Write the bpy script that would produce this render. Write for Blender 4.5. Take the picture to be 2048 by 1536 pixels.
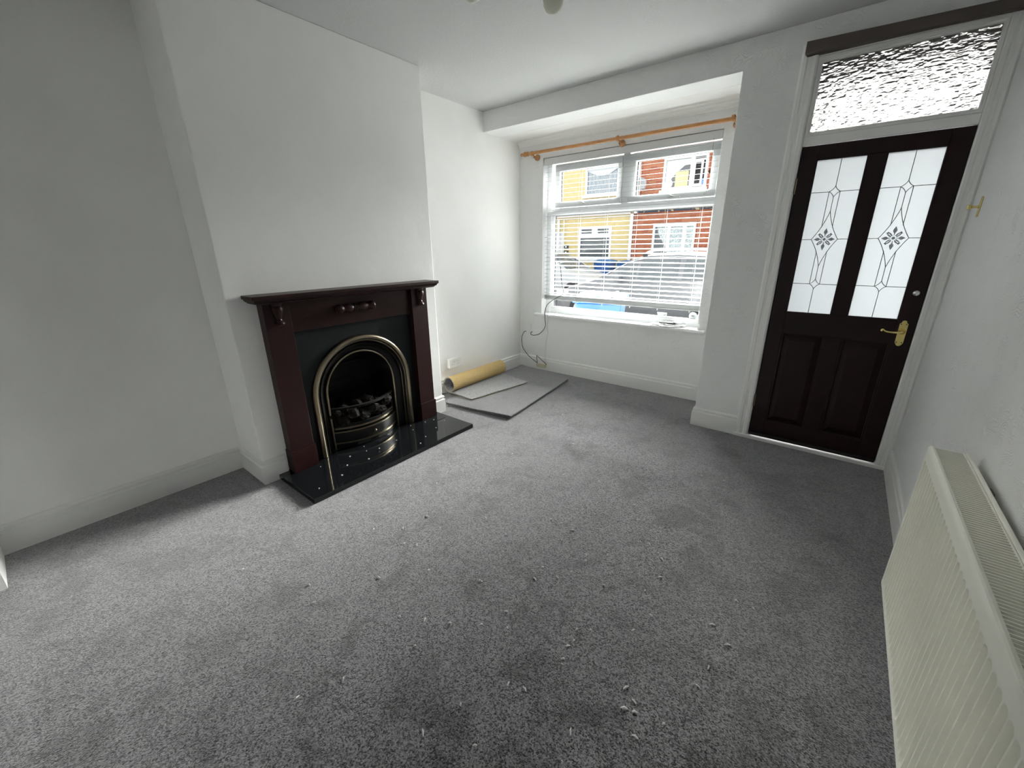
import bpy, bmesh, math, random
from mathutils import Vector, Matrix, noise as mnoise

sc = bpy.context.scene
for o in list(bpy.data.objects): bpy.data.objects.remove(o)
R = random.Random(7)
PI = math.pi

# ------------------------------------------------------------------ camera
YAW, PITCH, ROLL, FPX, CAMH = 0.6736, 0.3250, -0.0118, 815.2, 1.4377
def cam_axes():
    cy, sy, cp, sp = math.cos(YAW), math.sin(YAW), math.cos(PITCH), math.sin(PITCH)
    f = Vector((-sy*cp, cy*cp, -sp)); r = Vector((cy, sy, 0)); u = r.cross(f)
    cr, sr = math.cos(ROLL), math.sin(ROLL)
    return cr*r + sr*u, -sr*r + cr*u, f
cr_, cu_, cf_ = cam_axes()
cam_data = bpy.data.cameras.new('camera'); cam = bpy.data.objects.new('camera', cam_data)
sc.collection.objects.link(cam); sc.camera = cam
cam_data.sensor_width = 36.0; cam_data.lens = FPX/2048*36.0
cam_data.clip_start = 0.02; cam_data.clip_end = 200
M = Matrix(((cr_.x, cu_.x, -cf_.x, 0), (cr_.y, cu_.y, -cf_.y, 0), (cr_.z, cu_.z, -cf_.z, CAMH), (0, 0, 0, 1)))
cam.matrix_world = M

# ------------------------------------------------------------------ sky, sun, exposure
SKY_STRENGTH, SUN_STRENGTH, EXPOSURE = 0.33, 12.0, 3.14
world = bpy.data.worlds.new('overcast_sky'); sc.world = world; world.use_nodes = True
wt = world.node_tree; wt.nodes.clear()
wo = wt.nodes.new('ShaderNodeOutputWorld'); bg = wt.nodes.new('ShaderNodeBackground')
bg.inputs['Color'].default_value = (0.95, 0.98, 1.0, 1); bg.inputs['Strength'].default_value = SKY_STRENGTH
wt.links.new(bg.outputs[0], wo.inputs[0])
sun_d = bpy.data.lights.new('sun', 'SUN'); sun_d.energy = SUN_STRENGTH; sun_d.angle = math.radians(55)
sun_d.color = (1.0, 0.98, 0.95)
sun = bpy.data.objects.new('sun', sun_d); sc.collection.objects.link(sun)
sun_dir = Vector((0.20, -1.0, -0.54))
sun.rotation_euler = sun_dir.to_track_quat('-Z', 'Y').to_euler(); sun.location = (3, 20, 15)
sc.view_settings.view_transform = 'Standard'; sc.view_settings.look = 'None'
sc.view_settings.exposure = EXPOSURE; sc.view_settings.gamma = 1.0; sc.view_settings.use_curve_mapping = False
sc.cycles.max_bounces = 16; sc.cycles.diffuse_bounces = 10; sc.cycles.glossy_bounces = 6
sc.cycles.transmission_bounces = 12; sc.cycles.transparent_max_bounces = 24
sc.cycles.use_denoising = True; sc.cycles.sample_clamp_indirect = 8.0

# ------------------------------------------------------------------ room numbers (metres)
xL, xC, xP, xR = -3.054, -2.690, -0.7765, 0.461
yB, yC0, yC1, yD, yW = -0.305, 0.810, 2.344, 3.4186, 4.0073
zC, zB = 2.676, 2.501
GZ, RZ = -0.15, -0.25          # pavement, road
FY = 15.0                      # house fronts across the street

# ------------------------------------------------------------------ materials
MATS = {}
def nd(t, kind, **kw):
    n = t.nodes.new(kind)
    for k, v in kw.items(): setattr(n, k, v)
    return n
def mat(name, col, rough=0.6, metal=0.0, spec=0.5, bump=None, var=None, coat=0.0):
    """bump=(scale,strength,distance,detail[,stretch]); var=(scale,col2,lo,hi)"""
    m = bpy.data.materials.new(name); m.use_nodes = True; t = m.node_tree
    p = t.nodes['Principled BSDF']
    p.inputs['Base Color'].default_value = (*col, 1); p.inputs['Roughness'].default_value = rough
    p.inputs['Metallic'].default_value = metal; p.inputs['Specular IOR Level'].default_value = spec
    p.inputs['Coat Weight'].default_value = coat; p.inputs['Coat Roughness'].default_value = 0.08
    tc = nd(t, 'ShaderNodeTexCoord')
    if bump:
        mp = nd(t, 'ShaderNodeMapping'); t.links.new(tc.outputs['Object'], mp.inputs[0])
        if len(bump) > 4: mp.inputs['Scale'].default_value = bump[4]
        n = nd(t, 'ShaderNodeTexNoise'); n.inputs['Scale'].default_value = bump[0]; n.inputs['Detail'].default_value = bump[3]
        b = nd(t, 'ShaderNodeBump'); b.inputs['Strength'].default_value = bump[1]; b.inputs['Distance'].default_value = bump[2]
        t.links.new(mp.outputs[0], n.inputs['Vector']); t.links.new(n.outputs[0], b.inputs['Height'])
        t.links.new(b.outputs[0], p.inputs['Normal'])
    if var:
        n = nd(t, 'ShaderNodeTexNoise'); n.inputs['Scale'].default_value = var[0]; n.inputs['Detail'].default_value = 6
        r = nd(t, 'ShaderNodeValToRGB'); r.color_ramp.elements[0].position = var[2]; r.color_ramp.elements[1].position = var[3]
        r.color_ramp.elements[0].color = (*col, 1); r.color_ramp.elements[1].color = (*var[1], 1)
        t.links.new(tc.outputs['Object'], n.inputs['Vector']); t.links.new(n.outputs[0], r.inputs[0])
        t.links.new(r.outputs[0], p.inputs['Base Color'])
    MATS[name] = m
    return m

mat('plaster', (0.89, 0.89, 0.87), 0.75, spec=0.25, bump=(7, 0.25, 0.012, 8), var=(3.0, (0.915, 0.915, 0.90), .4, .65))
mat('gloss_white', (0.82, 0.82, 0.80), 0.35, bump=(30, 0.06, 0.002, 3))
mat('sill_white', (0.86, 0.87, 0.87), 0.3)
mat('upvc', (0.82, 0.84, 0.85), 0.3)
mat('slat_white', (0.64, 0.65, 0.65), 0.6, spec=.2)
mat('cord_white', (0.75, 0.75, 0.73), 0.8)
mat('cord_brown', (0.10, 0.07, 0.05), 0.8)
mat('mahogany', (0.018, 0.0050, 0.0050), 0.36, spec=0.25, bump=(14, 0.06, 0.004, 8, (1, 1, .12)), var=(9, (0.026, 0.008, 0.0075), .35, .7))
mat('door_wood', (0.011, 0.0034, 0.0042), 0.42, spec=0.2, bump=(14, 0.05, 0.004, 8, (1, 1, .1)), var=(8, (0.018, 0.006, 0.0065), .35, .7))
mat('slate_panel', (0.006, 0.0085, 0.010), 0.5, spec=0.22, bump=(60, .05, .002, 4))
mat('cast_iron', (0.005, 0.005, 0.005), 0.42, spec=0.25, bump=(150, .08, .001, 3))
mat('soot_iron', (0.008, 0.008, 0.0075), 0.7, spec=0.2, bump=(60, .3, .003, 5))
mat('antique_brass', (0.31, 0.265, 0.19), 0.3, metal=1.0, var=(4, (0.20, 0.165, 0.11), .35, .7))
mat('brass', (0.80, 0.66, 0.26), 0.22, metal=1.0)
mat('chrome', (0.75, 0.75, 0.76), 0.12, metal=1.0)
mat('granite', (0.006, 0.007, 0.008), 0.06, spec=0.5, var=(300, (0.02, 0.022, 0.025), .58, .75))
mat('coal', (0.012, 0.010, 0.009), 0.9, spec=.2, bump=(40, .6, .01, 4), var=(14, (0.16, 0.12, 0.10), .56, .68))
mat('pine', (0.50, 0.235, 0.075), 0.35, coat=.3, bump=(18, .1, .003, 6, (.08, 1, 1)), var=(16, (0.40, 0.17, 0.05), .35, .7))
mat('socket_white', (0.80, 0.80, 0.78), 0.3)
mat('dark_slot', (0.02, 0.02, 0.02), 0.6)
mat('cable_black', (0.012, 0.013, 0.014), 0.45)
mat('cable_white', (0.62, 0.62, 0.59), 0.5)
mat('cream_plastic', (0.66, 0.62, 0.48), 0.45)
mat('radiator', (0.86, 0.855, 0.77), 0.38, bump=(200, .03, .0006, 2))
mat('radiator_inside_shaded', (0.16, 0.155, 0.13), 0.55)  # radiator paint darkened inside to deepen the shade between the fins
mat('brown_board', (0.085, 0.068, 0.058), 0.55)
mat('paper', (0.84, 0.84, 0.83), 0.7)
mat('paper_print', (0.62, 0.64, 0.66), 0.7, var=(60, (0.2, 0.2, 0.22), .55, .6))
mat('black_plastic', (0.012, 0.012, 0.013), 0.3)
mat('hessian', (0.52, 0.37, 0.16), 0.95, spec=0.1, bump=(350, .4, .002, 2), var=(120, (0.60, 0.45, 0.22), .4, .62))
mat('lint', (0.72, 0.72, 0.70), 0.9)
mat('lead', (0.24, 0.25, 0.26), 0.5)
mat('etched_grey', (0.20, 0.21, 0.22), 0.6)
mat('bulb_glass', (0.80, 0.80, 0.70), 0.25)
mat('weather_bar', (0.015, 0.012, 0.012), 0.3)
# street
mat('tarmac', (0.07, 0.07, 0.073), 0.9, bump=(80, .4, .01, 3), var=(2, (0.09, 0.09, 0.09), .4, .7))
mat('paving', (0.12, 0.117, 0.113), 0.85, var=(3, (0.15, 0.147, 0.143), .4, .7))
mat('kerb_stone', (0.38, 0.38, 0.37), 0.8)
mat('cream_brick', (0.46, 0.36, 0.165), 0.75, bump=(22, .35, .012, 4, (1, 1, 2.6)), var=(6, (0.50, 0.40, 0.20), .4, .7))
mat('mortar', (0.29, 0.20, 0.15), 0.9)
for i, c in enumerate([(0.29, 0.080, 0.036), (0.33, 0.10, 0.046), (0.26, 0.068, 0.032), (0.34, 0.118, 0.055)]):
    mat('brick_red_%d' % i, c, 0.85, bump=(40, .3, .006, 4))
mat('stone_band', (0.55, 0.51, 0.485), 0.7)
mat('fascia_blue', (0.03, 0.04, 0.065), 0.6, var=(5, (0.45, 0.36, 0.22), .56, .60))
mat('house_white', (0.58, 0.58, 0.58), 0.4)
mat('roof_slate', (0.09, 0.095, 0.11), 0.7)
mat('curtain_net', (0.50, 0.54, 0.54), 0.9, var=(26, (0.27, 0.31, 0.315), .48, .56))
mat('curtain_white', (0.50, 0.53, 0.545), 0.9)
mat('blind_slatted', (0.13, 0.16, 0.20), 0.7)
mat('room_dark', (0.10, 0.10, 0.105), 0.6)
mat('board_yellow', (0.46, 0.42, 0.24), 0.7)
mat('bin_blue', (0.006, 0.065, 0.24), 0.45)
mat('bin_lid_blue', (0.025, 0.12, 0.30), 0.40)
mat('tyre', (0.015, 0.015, 0.016), 0.8)
mat('alloy', (0.6, 0.6, 0.62), 0.3, metal=0.9)
mat('car_silver', (0.11, 0.112, 0.118), 0.3, metal=0.2, coat=.4)
mat('car_white', (0.32, 0.325, 0.33), 0.3, coat=.4)
mat('car_glass', (0.075, 0.085, 0.09), 0.05, spec=0.6)
mat('lamp_lens', (0.7, 0.7, 0.7), 0.1)
mat('lamp_red', (0.4, 0.02, 0.02), 0.15)
mat('blue_cloth', (0.12, 0.25, 0.65), 0.8)
mat('dish_grey', (0.26, 0.265, 0.27), 0.5)

def mat_embossed():
    m = mat('embossed_paper', (0.80, 0.805, 0.80), 0.7, spec=0.3); t = m.node_tree; p = t.nodes['Principled BSDF']
    tc = nd(t, 'ShaderNodeTexCoord')
    n1 = nd(t, 'ShaderNodeTexNoise'); n1.inputs['Scale'].default_value = 7; n1.inputs['Detail'].default_value = 1.5
    sub = nd(t, 'ShaderNodeVectorMath', operation='SCALE'); sub.inputs['Scale'].default_value = 0.55
    add = nd(t, 'ShaderNodeVectorMath', operation='ADD')
    t.links.new(tc.outputs['Object'], n1.inputs['Vector']); t.links.new(n1.outputs['Color'], sub.inputs[0])
    t.links.new(tc.outputs['Object'], add.inputs[0]); t.links.new(sub.outputs[0], add.inputs[1])
    w = nd(t, 'ShaderNodeTexWave', wave_type='RINGS', rings_direction='SPHERICAL'); w.inputs['Scale'].default_value = 17
    w.inputs['Distortion'].default_value = 3.0; w.inputs['Detail'].default_value = 2; w.inputs['Detail Scale'].default_value = 1.2
    t.links.new(add.outputs[0], w.inputs['Vector'])
    pw = nd(t, 'ShaderNodeMath', operation='POWER'); pw.inputs[1].default_value = 5
    t.links.new(w.outputs['Fac'], pw.inputs[0])
    n2 = nd(t, 'ShaderNodeTexNoise'); n2.inputs['Scale'].default_value = 9; n2.inputs['Detail'].default_value = 2
    t.links.new(tc.outputs['Object'], n2.inputs['Vector'])
    rp = nd(t, 'ShaderNodeMapRange'); rp.inputs['From Min'].default_value = .42; rp.inputs['From Max'].default_value = .6
    t.links.new(n2.outputs[0], rp.inputs['Value'])
    mu = nd(t, 'ShaderNodeMath', operation='MULTIPLY'); t.links.new(pw.outputs[0], mu.inputs[0]); t.links.new(rp.outputs[0], mu.inputs[1])
    n3 = nd(t, 'ShaderNodeTexNoise'); n3.inputs['Scale'].default_value = 220; n3.inputs['Detail'].default_value = 2
    t.links.new(tc.outputs['Object'], n3.inputs['Vector'])
    m3 = nd(t, 'ShaderNodeMath', operation='MULTIPLY_ADD'); m3.inputs[1].default_value = .25
    t.links.new(n3.outputs[0], m3.inputs[0]); t.links.new(mu.outputs[0], m3.inputs[2])
    b = nd(t, 'ShaderNodeBump'); b.inputs['Strength'].default_value = .5; b.inputs['Distance'].default_value = .004
    t.links.new(m3.outputs[0], b.inputs['Height']); t.links.new(b.outputs[0], p.inputs['Normal'])
mat_embossed()
def mat_ceiling():
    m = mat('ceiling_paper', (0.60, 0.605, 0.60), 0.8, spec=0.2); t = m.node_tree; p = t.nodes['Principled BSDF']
    tc = nd(t, 'ShaderNodeTexCoord'); mp = nd(t, 'ShaderNodeMapping'); mp.inputs['Scale'].default_value = (1, .35, 1)
    mp.inputs['Rotation'].default_value = (0, 0, .5)
    n = nd(t, 'ShaderNodeTexNoise'); n.inputs['Scale'].default_value = 120; n.inputs['Detail'].default_value = 3
    t.links.new(tc.outputs['Object'], mp.inputs[0]); t.links.new(mp.outputs[0], n.inputs['Vector'])
    # straight paper seams every half metre, running across the room
    sx = nd(t, 'ShaderNodeSeparateXYZ'); t.links.new(tc.outputs['Object'], sx.inputs[0])
    fr = nd(t, 'ShaderNodeMath', operation='PINGPONG'); fr.inputs[1].default_value = .265
    t.links.new(sx.outputs['Y'], fr.inputs[0])
    sm = nd(t, 'ShaderNodeMath', operation='LESS_THAN'); sm.inputs[1].default_value = .0022
    t.links.new(fr.outputs[0], sm.inputs[0])
    sb = nd(t, 'ShaderNodeMath', operation='MULTIPLY_ADD'); sb.inputs[1].default_value = -.8
    t.links.new(sm.outputs[0], sb.inputs[0]); t.links.new(n.outputs[0], sb.inputs[2])
    b = nd(t, 'ShaderNodeBump'); b.inputs['Strength'].default_value = .55; b.inputs['Distance'].default_value = .004
    t.links.new(sb.outputs[0], b.inputs['Height']); t.links.new(b.outputs[0], p.inputs['Normal'])
mat_ceiling()
def mat_carpet(name, dark, light, blotch):
    m = mat(name, light, 1.0, spec=0.05); t = m.node_tree; p = t.nodes['Principled BSDF']
    tc = nd(t, 'ShaderNodeTexCoord')
    v = nd(t, 'ShaderNodeTexVoronoi'); v.inputs['Scale'].default_value = 175; v.inputs['Randomness'].default_value = 1
    n = nd(t, 'ShaderNodeTexNoise'); n.inputs['Scale'].default_value = 190; n.inputs['Detail'].default_value = 3; n.inputs['Roughness'].default_value = .7
    sp = nd(t, 'ShaderNodeSeparateColor'); t.links.new(v.outputs['Color'], sp.inputs[0])
    t.links.new(tc.outputs['Object'], v.inputs['Vector']); t.links.new(tc.outputs['Object'], n.inputs['Vector'])
    am = nd(t, 'ShaderNodeMath', operation='MULTIPLY_ADD'); am.inputs[1].default_value = .42; t.links.new(sp.outputs[0], am.inputs[0])
    nm = nd(t, 'ShaderNodeMath', operation='MULTIPLY_ADD'); nm.inputs[1].default_value = 1.3; nm.inputs[2].default_value = -.36
    t.links.new(n.outputs[0], nm.inputs[0]); t.links.new(nm.outputs[0], am.inputs[2])
    r = nd(t, 'ShaderNodeValToRGB'); r.color_ramp.elements[0].position = .28; r.color_ramp.elements[1].position = .72
    r.color_ramp.elements[0].color = (*dark, 1); r.color_ramp.elements[1].color = (*light, 1)
    t.links.new(am.outputs[0], r.inputs[0])
    n2 = nd(t, 'ShaderNodeTexNoise'); n2.inputs['Scale'].default_value = 5.5; n2.inputs['Detail'].default_value = 5; n2.inputs['Roughness'].default_value = .66
    n2.inputs['Distortion'].default_value = .5
    t.links.new(tc.outputs['Object'], n2.inputs['Vector'])
    r2 = nd(t, 'ShaderNodeMapRange'); r2.inputs['From Min'].default_value = .37; r2.inputs['From Max'].default_value = .50
    r2.inputs['To Min'].default_value = blotch; r2.inputs['To Max'].default_value = 1.0
    t.links.new(n2.outputs[0], r2.inputs['Value'])
    mx = nd(t, 'ShaderNodeVectorMath', operation='SCALE'); t.links.new(r.outputs[0], mx.inputs[0]); t.links.new(r2.outputs[0], mx.inputs['Scale'])
    t.links.new(mx.outputs[0], p.inputs['Base Color'])
    p.inputs['Sheen Weight'].default_value = 1.0; p.inputs['Sheen Roughness'].default_value = .36
    b = nd(t, 'ShaderNodeBump'); b.inputs['Strength'].default_value = .9; b.inputs['Distance'].default_value = .006
    t.links.new(am.outputs[0], b.inputs['Height']); t.links.new(b.outputs[0], p.inputs['Normal'])
mat_carpet('carpet', (0.020, 0.0195, 0.0212), (0.315, 0.309, 0.324), .58)
mat_carpet('carpet_offcut_pile', (0.045, 0.045, 0.047), (0.27, 0.27, 0.28), .85)
mat_carpet('carpet_flap_pile', (0.12, 0.12, 0.125), (0.50, 0.50, 0.51), .95)
def mat_glass_clear():
    m = bpy.data.materials.new('clear_glass'); m.use_nodes = True; t = m.node_tree; t.nodes.clear()
    o = nd(t, 'ShaderNodeOutputMaterial'); a = nd(t, 'ShaderNodeBsdfTransparent'); g = nd(t, 'ShaderNodeBsdfGlossy'); g.inputs['Roughness'].default_value = .02
    a.inputs[0].default_value = (.97, .985, .98, 1)
    f = nd(t, 'ShaderNodeFresnel'); f.inputs[0].default_value = 1.25; x = nd(t, 'ShaderNodeMixShader')
    t.links.new(f.outputs[0], x.inputs[0]); t.links.new(a.outputs[0], x.inputs[1]); t.links.new(g.outputs[0], x.inputs[2]); t.links.new(x.outputs[0], o.inputs[0])
    MATS['clear_glass'] = m
mat_glass_clear()
def mat_glass_textured(name, rough, ior, bump, tint):
    m = mat(name, tint, rough); t = m.node_tree; p = t.nodes['Principled BSDF']
    p.inputs['Transmission Weight'].default_value = 1; p.inputs['IOR'].default_value = ior
    tc = nd(t, 'ShaderNodeTexCoord'); mp = nd(t, 'ShaderNodeMapping'); mp.inputs['Scale'].default_value = bump[3]
    n = nd(t, 'ShaderNodeTexNoise'); n.inputs['Scale'].default_value = bump[0]; n.inputs['Detail'].default_value = bump[4]
    b = nd(t, 'ShaderNodeBump'); b.inputs['Strength'].default_value = bump[1]; b.inputs['Distance'].default_value = bump[2]
    t.links.new(tc.outputs['Object'], mp.inputs[0]); t.links.new(mp.outputs[0], n.inputs['Vector']); t.links.new(n.outputs[0], b.inputs['Height'])
    t.links.new(b.outputs[0], p.inputs['Normal'])
mat_glass_textured('rippled_glass', 0.16, 1.45, (46, 1.0, .018, (.75, 1, 1.5), .6), (0.016, 0.016, 0.0156))
mat_glass_textured('frosted_glass', 0.75, 1.25, (300, .1, .002, (1, 1, 1), 2), (0.13, 0.137, 0.139))
def frosted_spread():
    t = MATS['frosted_glass'].node_tree; p = t.nodes['Principled BSDF']; o = [n for n in t.nodes if n.type == 'OUTPUT_MATERIAL'][0]
    tr = nd(t, 'ShaderNodeBsdfTranslucent'); tr.inputs[0].default_value = (0.155, 0.163, 0.167, 1)
    x = nd(t, 'ShaderNodeMixShader'); x.inputs[0].default_value = .86
    t.links.new(p.outputs[0], x.inputs[1]); t.links.new(tr.outputs[0], x.inputs[2]); t.links.new(x.outputs[0], o.inputs[0])
frosted_spread()
for nm_, c_ in (('etched_grey', .075), ('lead', .035)):
    t_ = MATS[nm_].node_tree; p_ = t_.nodes['Principled BSDF']; o_ = [n for n in t_.nodes if n.type == 'OUTPUT_MATERIAL'][0]
    tr_ = nd(t_, 'ShaderNodeBsdfTranslucent'); tr_.inputs[0].default_value = (c_*8, c_*8.2, c_*8.4, 1); x_ = nd(t_, 'ShaderNodeMixShader'); x_.inputs[0].default_value = .6
    t_.links.new(p_.outputs[0], x_.inputs[1]); t_.links.new(tr_.outputs[0], x_.inputs[2]); t_.links.new(x_.outputs[0], o_.inputs[0])
p_ = MATS['bulb_glass'].node_tree.nodes['Principled BSDF']; p_.inputs['Transmission Weight'].default_value = .12; p_.inputs['Roughness'].default_value = .45; p_.inputs['IOR'].default_value = 1.1
p_ = MATS['slat_white'].node_tree.nodes['Principled BSDF']; p_.inputs['Subsurface Weight'].default_value = 0

# ------------------------------------------------------------------ mesh helpers
class MB:
    """collects shapes in world coordinates; obj() turns them into one mesh object"""
    def __init__(s): s.v, s.f = [], []
    def add(s, vs, fs):
        k = len(s.v); s.v += [Vector(v) for v in vs]; s.f += [tuple(i+k for i in f) for f in fs]; return s
    def box(s, x0, x1, y0, y1, z0, z1):
        return s.add([(x0,y0,z0),(x1,y0,z0),(x1,y1,z0),(x0,y1,z0),(x0,y0,z1),(x1,y0,z1),(x1,y1,z1),(x0,y1,z1)],
                     [(0,3,2,1),(4,5,6,7),(0,1,5,4),(1,2,6,5),(2,3,7,6),(3,0,4,7)])
    def obox(s, c, sx, sy, sz, rot):
        m = Matrix.Translation(c) @ rot.to_4x4()
        k = len(s.v); s.box(-sx/2, sx/2, -sy/2, sy/2, -sz/2, sz/2)
        for i in range(k, len(s.v)): s.v[i] = m @ s.v[i]
        return s
    def prism(s, pts, axis, a, b):
        """polygon pts (2d) in the plane normal to axis, extruded from a to b"""
        def P(p, t):
            return {'x': (t, p[0], p[1]), 'y': (p[0], t, p[1]), 'z': (p[0], p[1], t)}[axis]
        n = len(pts)
        return s.add([P(p, a) for p in pts] + [P(p, b) for p in pts],
                     [tuple(range(n)), tuple(range(2*n-1, n-1, -1))] + [(i, i+n, (i+1) % n+n, (i+1) % n) for i in range(n)])
    def ring(s, o, i, axis, a, b):
        """rectangular frame: o, i = (u0,u1,w0,w1)"""
        def P(u, w, t): return {'x': (t, u, w), 'y': (u, t, w), 'z': (u, w, t)}[axis]
        def L(r): return [(r[0], r[2]), (r[1], r[2]), (r[1], r[3]), (r[0], r[3])]
        vs = [P(*p, a) for p in L(o)] + [P(*p, a) for p in L(i)] + [P(*p, b) for p in L(o)] + [P(*p, b) for p in L(i)]
        fs = []
        for k in range(4):
            j = (k+1) % 4
            fs += [(k, j, 4+j, 4+k), (8+k, 12+k, 12+j, 8+j), (k, 8+k, 8+j, j), (4+k, 4+j, 12+j, 12+k)]
        return s.add(vs, fs)
    def tube(s, pts, r, n=8, cap=True, closed=False):
        pts = [Vector(p) for p in pts]; N = len(pts); rs = r if isinstance(r, (list, tuple)) else [r]*N
        vs, fs = [], []; prev = None
        for i, p in enumerate(pts):
            if closed: d = pts[(i+1) % N] - pts[i-1]
            else: d = pts[min(i+1, N-1)] - pts[max(i-1, 0)]
            d.normalize()
            if prev is None:
                a = Vector((0, 0, 1)) if abs(d.z) < .9 else Vector((1, 0, 0)); u = d.cross(a).normalized()
            else: u = (prev - d*prev.dot(d)).normalized()
            prev = u; w = d.cross(u)
            for k in range(n):
                a = 2*PI*k/n; vs.append(p + rs[i]*(math.cos(a)*u + math.sin(a)*w))
        for i in range(N if closed else N-1):
            for k in range(n):
                j = (i+1) % N
                fs.append((i*n+k, i*n+(k+1) % n, j*n+(k+1) % n, j*n+k))
        if cap and not closed: fs += [tuple(range(n-1, -1, -1)), tuple((N-1)*n+k for k in range(n))]
        return s.add(vs, fs)
    def lathe(s, prof, c, axis='z', n=20, a0=0, a1=2*PI):
        """prof: (radius, height along axis) list"""
        vs, fs = [], []; full = abs(a1-a0-2*PI) < 1e-6; cnt = n if full else n+1
        for r, h in prof:
            for k in range(cnt):
                a = a0 + (a1-a0)*k/n; u, w = r*math.cos(a), r*math.sin(a)
                vs.append(Vector(c) + Vector({'z': (u, w, h), 'x': (h, u, w), 'y': (u, h, w)}[axis]))
        for i in range(len(prof)-1):
            for k in range(n if full else n):
                k2 = (k+1) % cnt
                fs.append((i*cnt+k, i*cnt+k2, (i+1)*cnt+k2, (i+1)*cnt+k))
        return s.add(vs, fs)
    def grid(s, rows):
        """rows of 3d points -> open surface"""
        n, m = len(rows), len(rows[0])
        return s.add([p for r in rows for p in r], [(i*m+j, i*m+j+1, (i+1)*m+j+1, (i+1)*m+j) for i in range(n-1) for j in range(m-1)])
    def sheet(s, top, bot):
        """closed slab between two grids of equal size"""
        n, m = len(top), len(top[0]); k = n*m
        vs = [p for r in top for p in r] + [p for r in bot for p in r]
        fs = [(i*m+j, i*m+j+1, (i+1)*m+j+1, (i+1)*m+j) for i in range(n-1) for j in range(m-1)]
        fs += [tuple(k+q for q in reversed(f)) for f in list(fs)]
        loop = [j for j in range(m)] + [i*m+m-1 for i in range(1, n)] + [(n-1)*m+j for j in range(m-2, -1, -1)] + [i*m for i in range(n-2, 0, -1)]
        for a, b in zip(loop, loop[1:]+loop[:1]): fs.append((b, a, a+k, b+k))
        return s.add(vs, fs)
    def sweep(s, path, prof):
        """skirting: prof (distance from wall, z) run along an xy path, room on the right hand side"""
        rows = []
        P = [Vector((p[0], p[1])) for p in path]
        for i, p in enumerate(P):
            def nrm(a, b):
                d = (b-a).normalized(); return Vector((d.y, -d.x))
            if i == 0: off = nrm(P[0], P[1])
            elif i == len(P)-1: off = nrm(P[-2], P[-1])
            else:
                a, b = nrm(P[i-1], p), nrm(p, P[i+1]); off = (a+b)/(1+a.dot(b))
            rows.append([(p.x+off.x*d, p.y+off.y*d, z) for d, z in prof])
        m = len(prof); k = len(s.v)
        fs = []
        for i in range(len(rows)-1):
            for j in range(m):
                fs.append((i*m+j, i*m+(j+1) % m, (i+1)*m+(j+1) % m, (i+1)*m+j))
        fs += [tuple(range(m-1, -1, -1)), tuple((len(rows)-1)*m+j for j in range(m))]
        return s.add([q for r in rows for q in r], fs)

def wloc(o):
    v = Vector((0, 0, 0))
    while o is not None: v += o.location; o = o.parent
    return v
def tag(o, label=None, cat=None, group=None, kind=None):
    if label: o['label'] = label
    if cat: o['category'] = cat
    if group: o['group'] = group
    if kind: o['kind'] = kind
    return o
def mesh_of(name, mb, m, origin, smooth=None, bevel=None):
    me = bpy.data.meshes.new(name)
    me.from_pydata([v - origin for v in mb.v], [], mb.f)
    bm = bmesh.new(); bm.from_mesh(me); bmesh.ops.recalc_face_normals(bm, faces=bm.faces); bm.to_mesh(me); bm.free()
    me.materials.append(MATS[m])
    if smooth is not None:
        for p in me.polygons: p.use_smooth = True
        me.set_sharp_from_angle(angle=math.radians(smooth))
    return me
def obj(name, mb, m, parent=None, smooth=None, bevel=None, **tags):
    lo = Vector([min(v[i] for v in mb.v) for i in range(3)]); hi = Vector([max(v[i] for v in mb.v) for i in range(3)])
    org = Vector(((lo.x+hi.x)/2, (lo.y+hi.y)/2, lo.z))
    o = bpy.data.objects.new(name, mesh_of(name, mb, m, org, smooth)); sc.collection.objects.link(o)
    o.parent = parent; o.location = org - (wloc(parent) if parent else Vector((0, 0, 0)))
    if bevel:
        b = o.modifiers.new('bevel', 'BEVEL'); b.width = bevel; b.segments = 2; b.limit_method = 'ANGLE'; b.angle_limit = math.radians(40)
    return tag(o, **tags)
def thing(name, loc, label=None, cat=None, group=None, kind=None):
    o = bpy.data.objects.new(name, None); sc.collection.objects.link(o); o.location = loc; o.empty_display_size = .05
    return tag(o, label, cat, group, kind)
def copy_part(src, name, parent, loc):
    c = src.copy(); c.name = name; sc.collection.objects.link(c); c.parent = parent; c.location = Vector(loc) - wloc(parent)
    return c
def crom(pts, n=6):
    P = [Vector(p) for p in pts]; P = [2*P[0]-P[1]] + P + [2*P[-1]-P[-2]]; out = []
    for i in range(1, len(P)-2):
        a, b, c, d = P[i-1:i+3]
        for k in range(n):
            t = k/n; out.append(.5*((2*b)+(c-a)*t+(2*a-5*b+4*c-d)*t*t+(3*b-a-3*c+d)*t**3))
    return out + [P[-2]]
def S(name, mb, m, label, cat='wall', **kw): return obj(name, mb, m, label=label, cat=cat, kind='structure', **kw)

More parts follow.
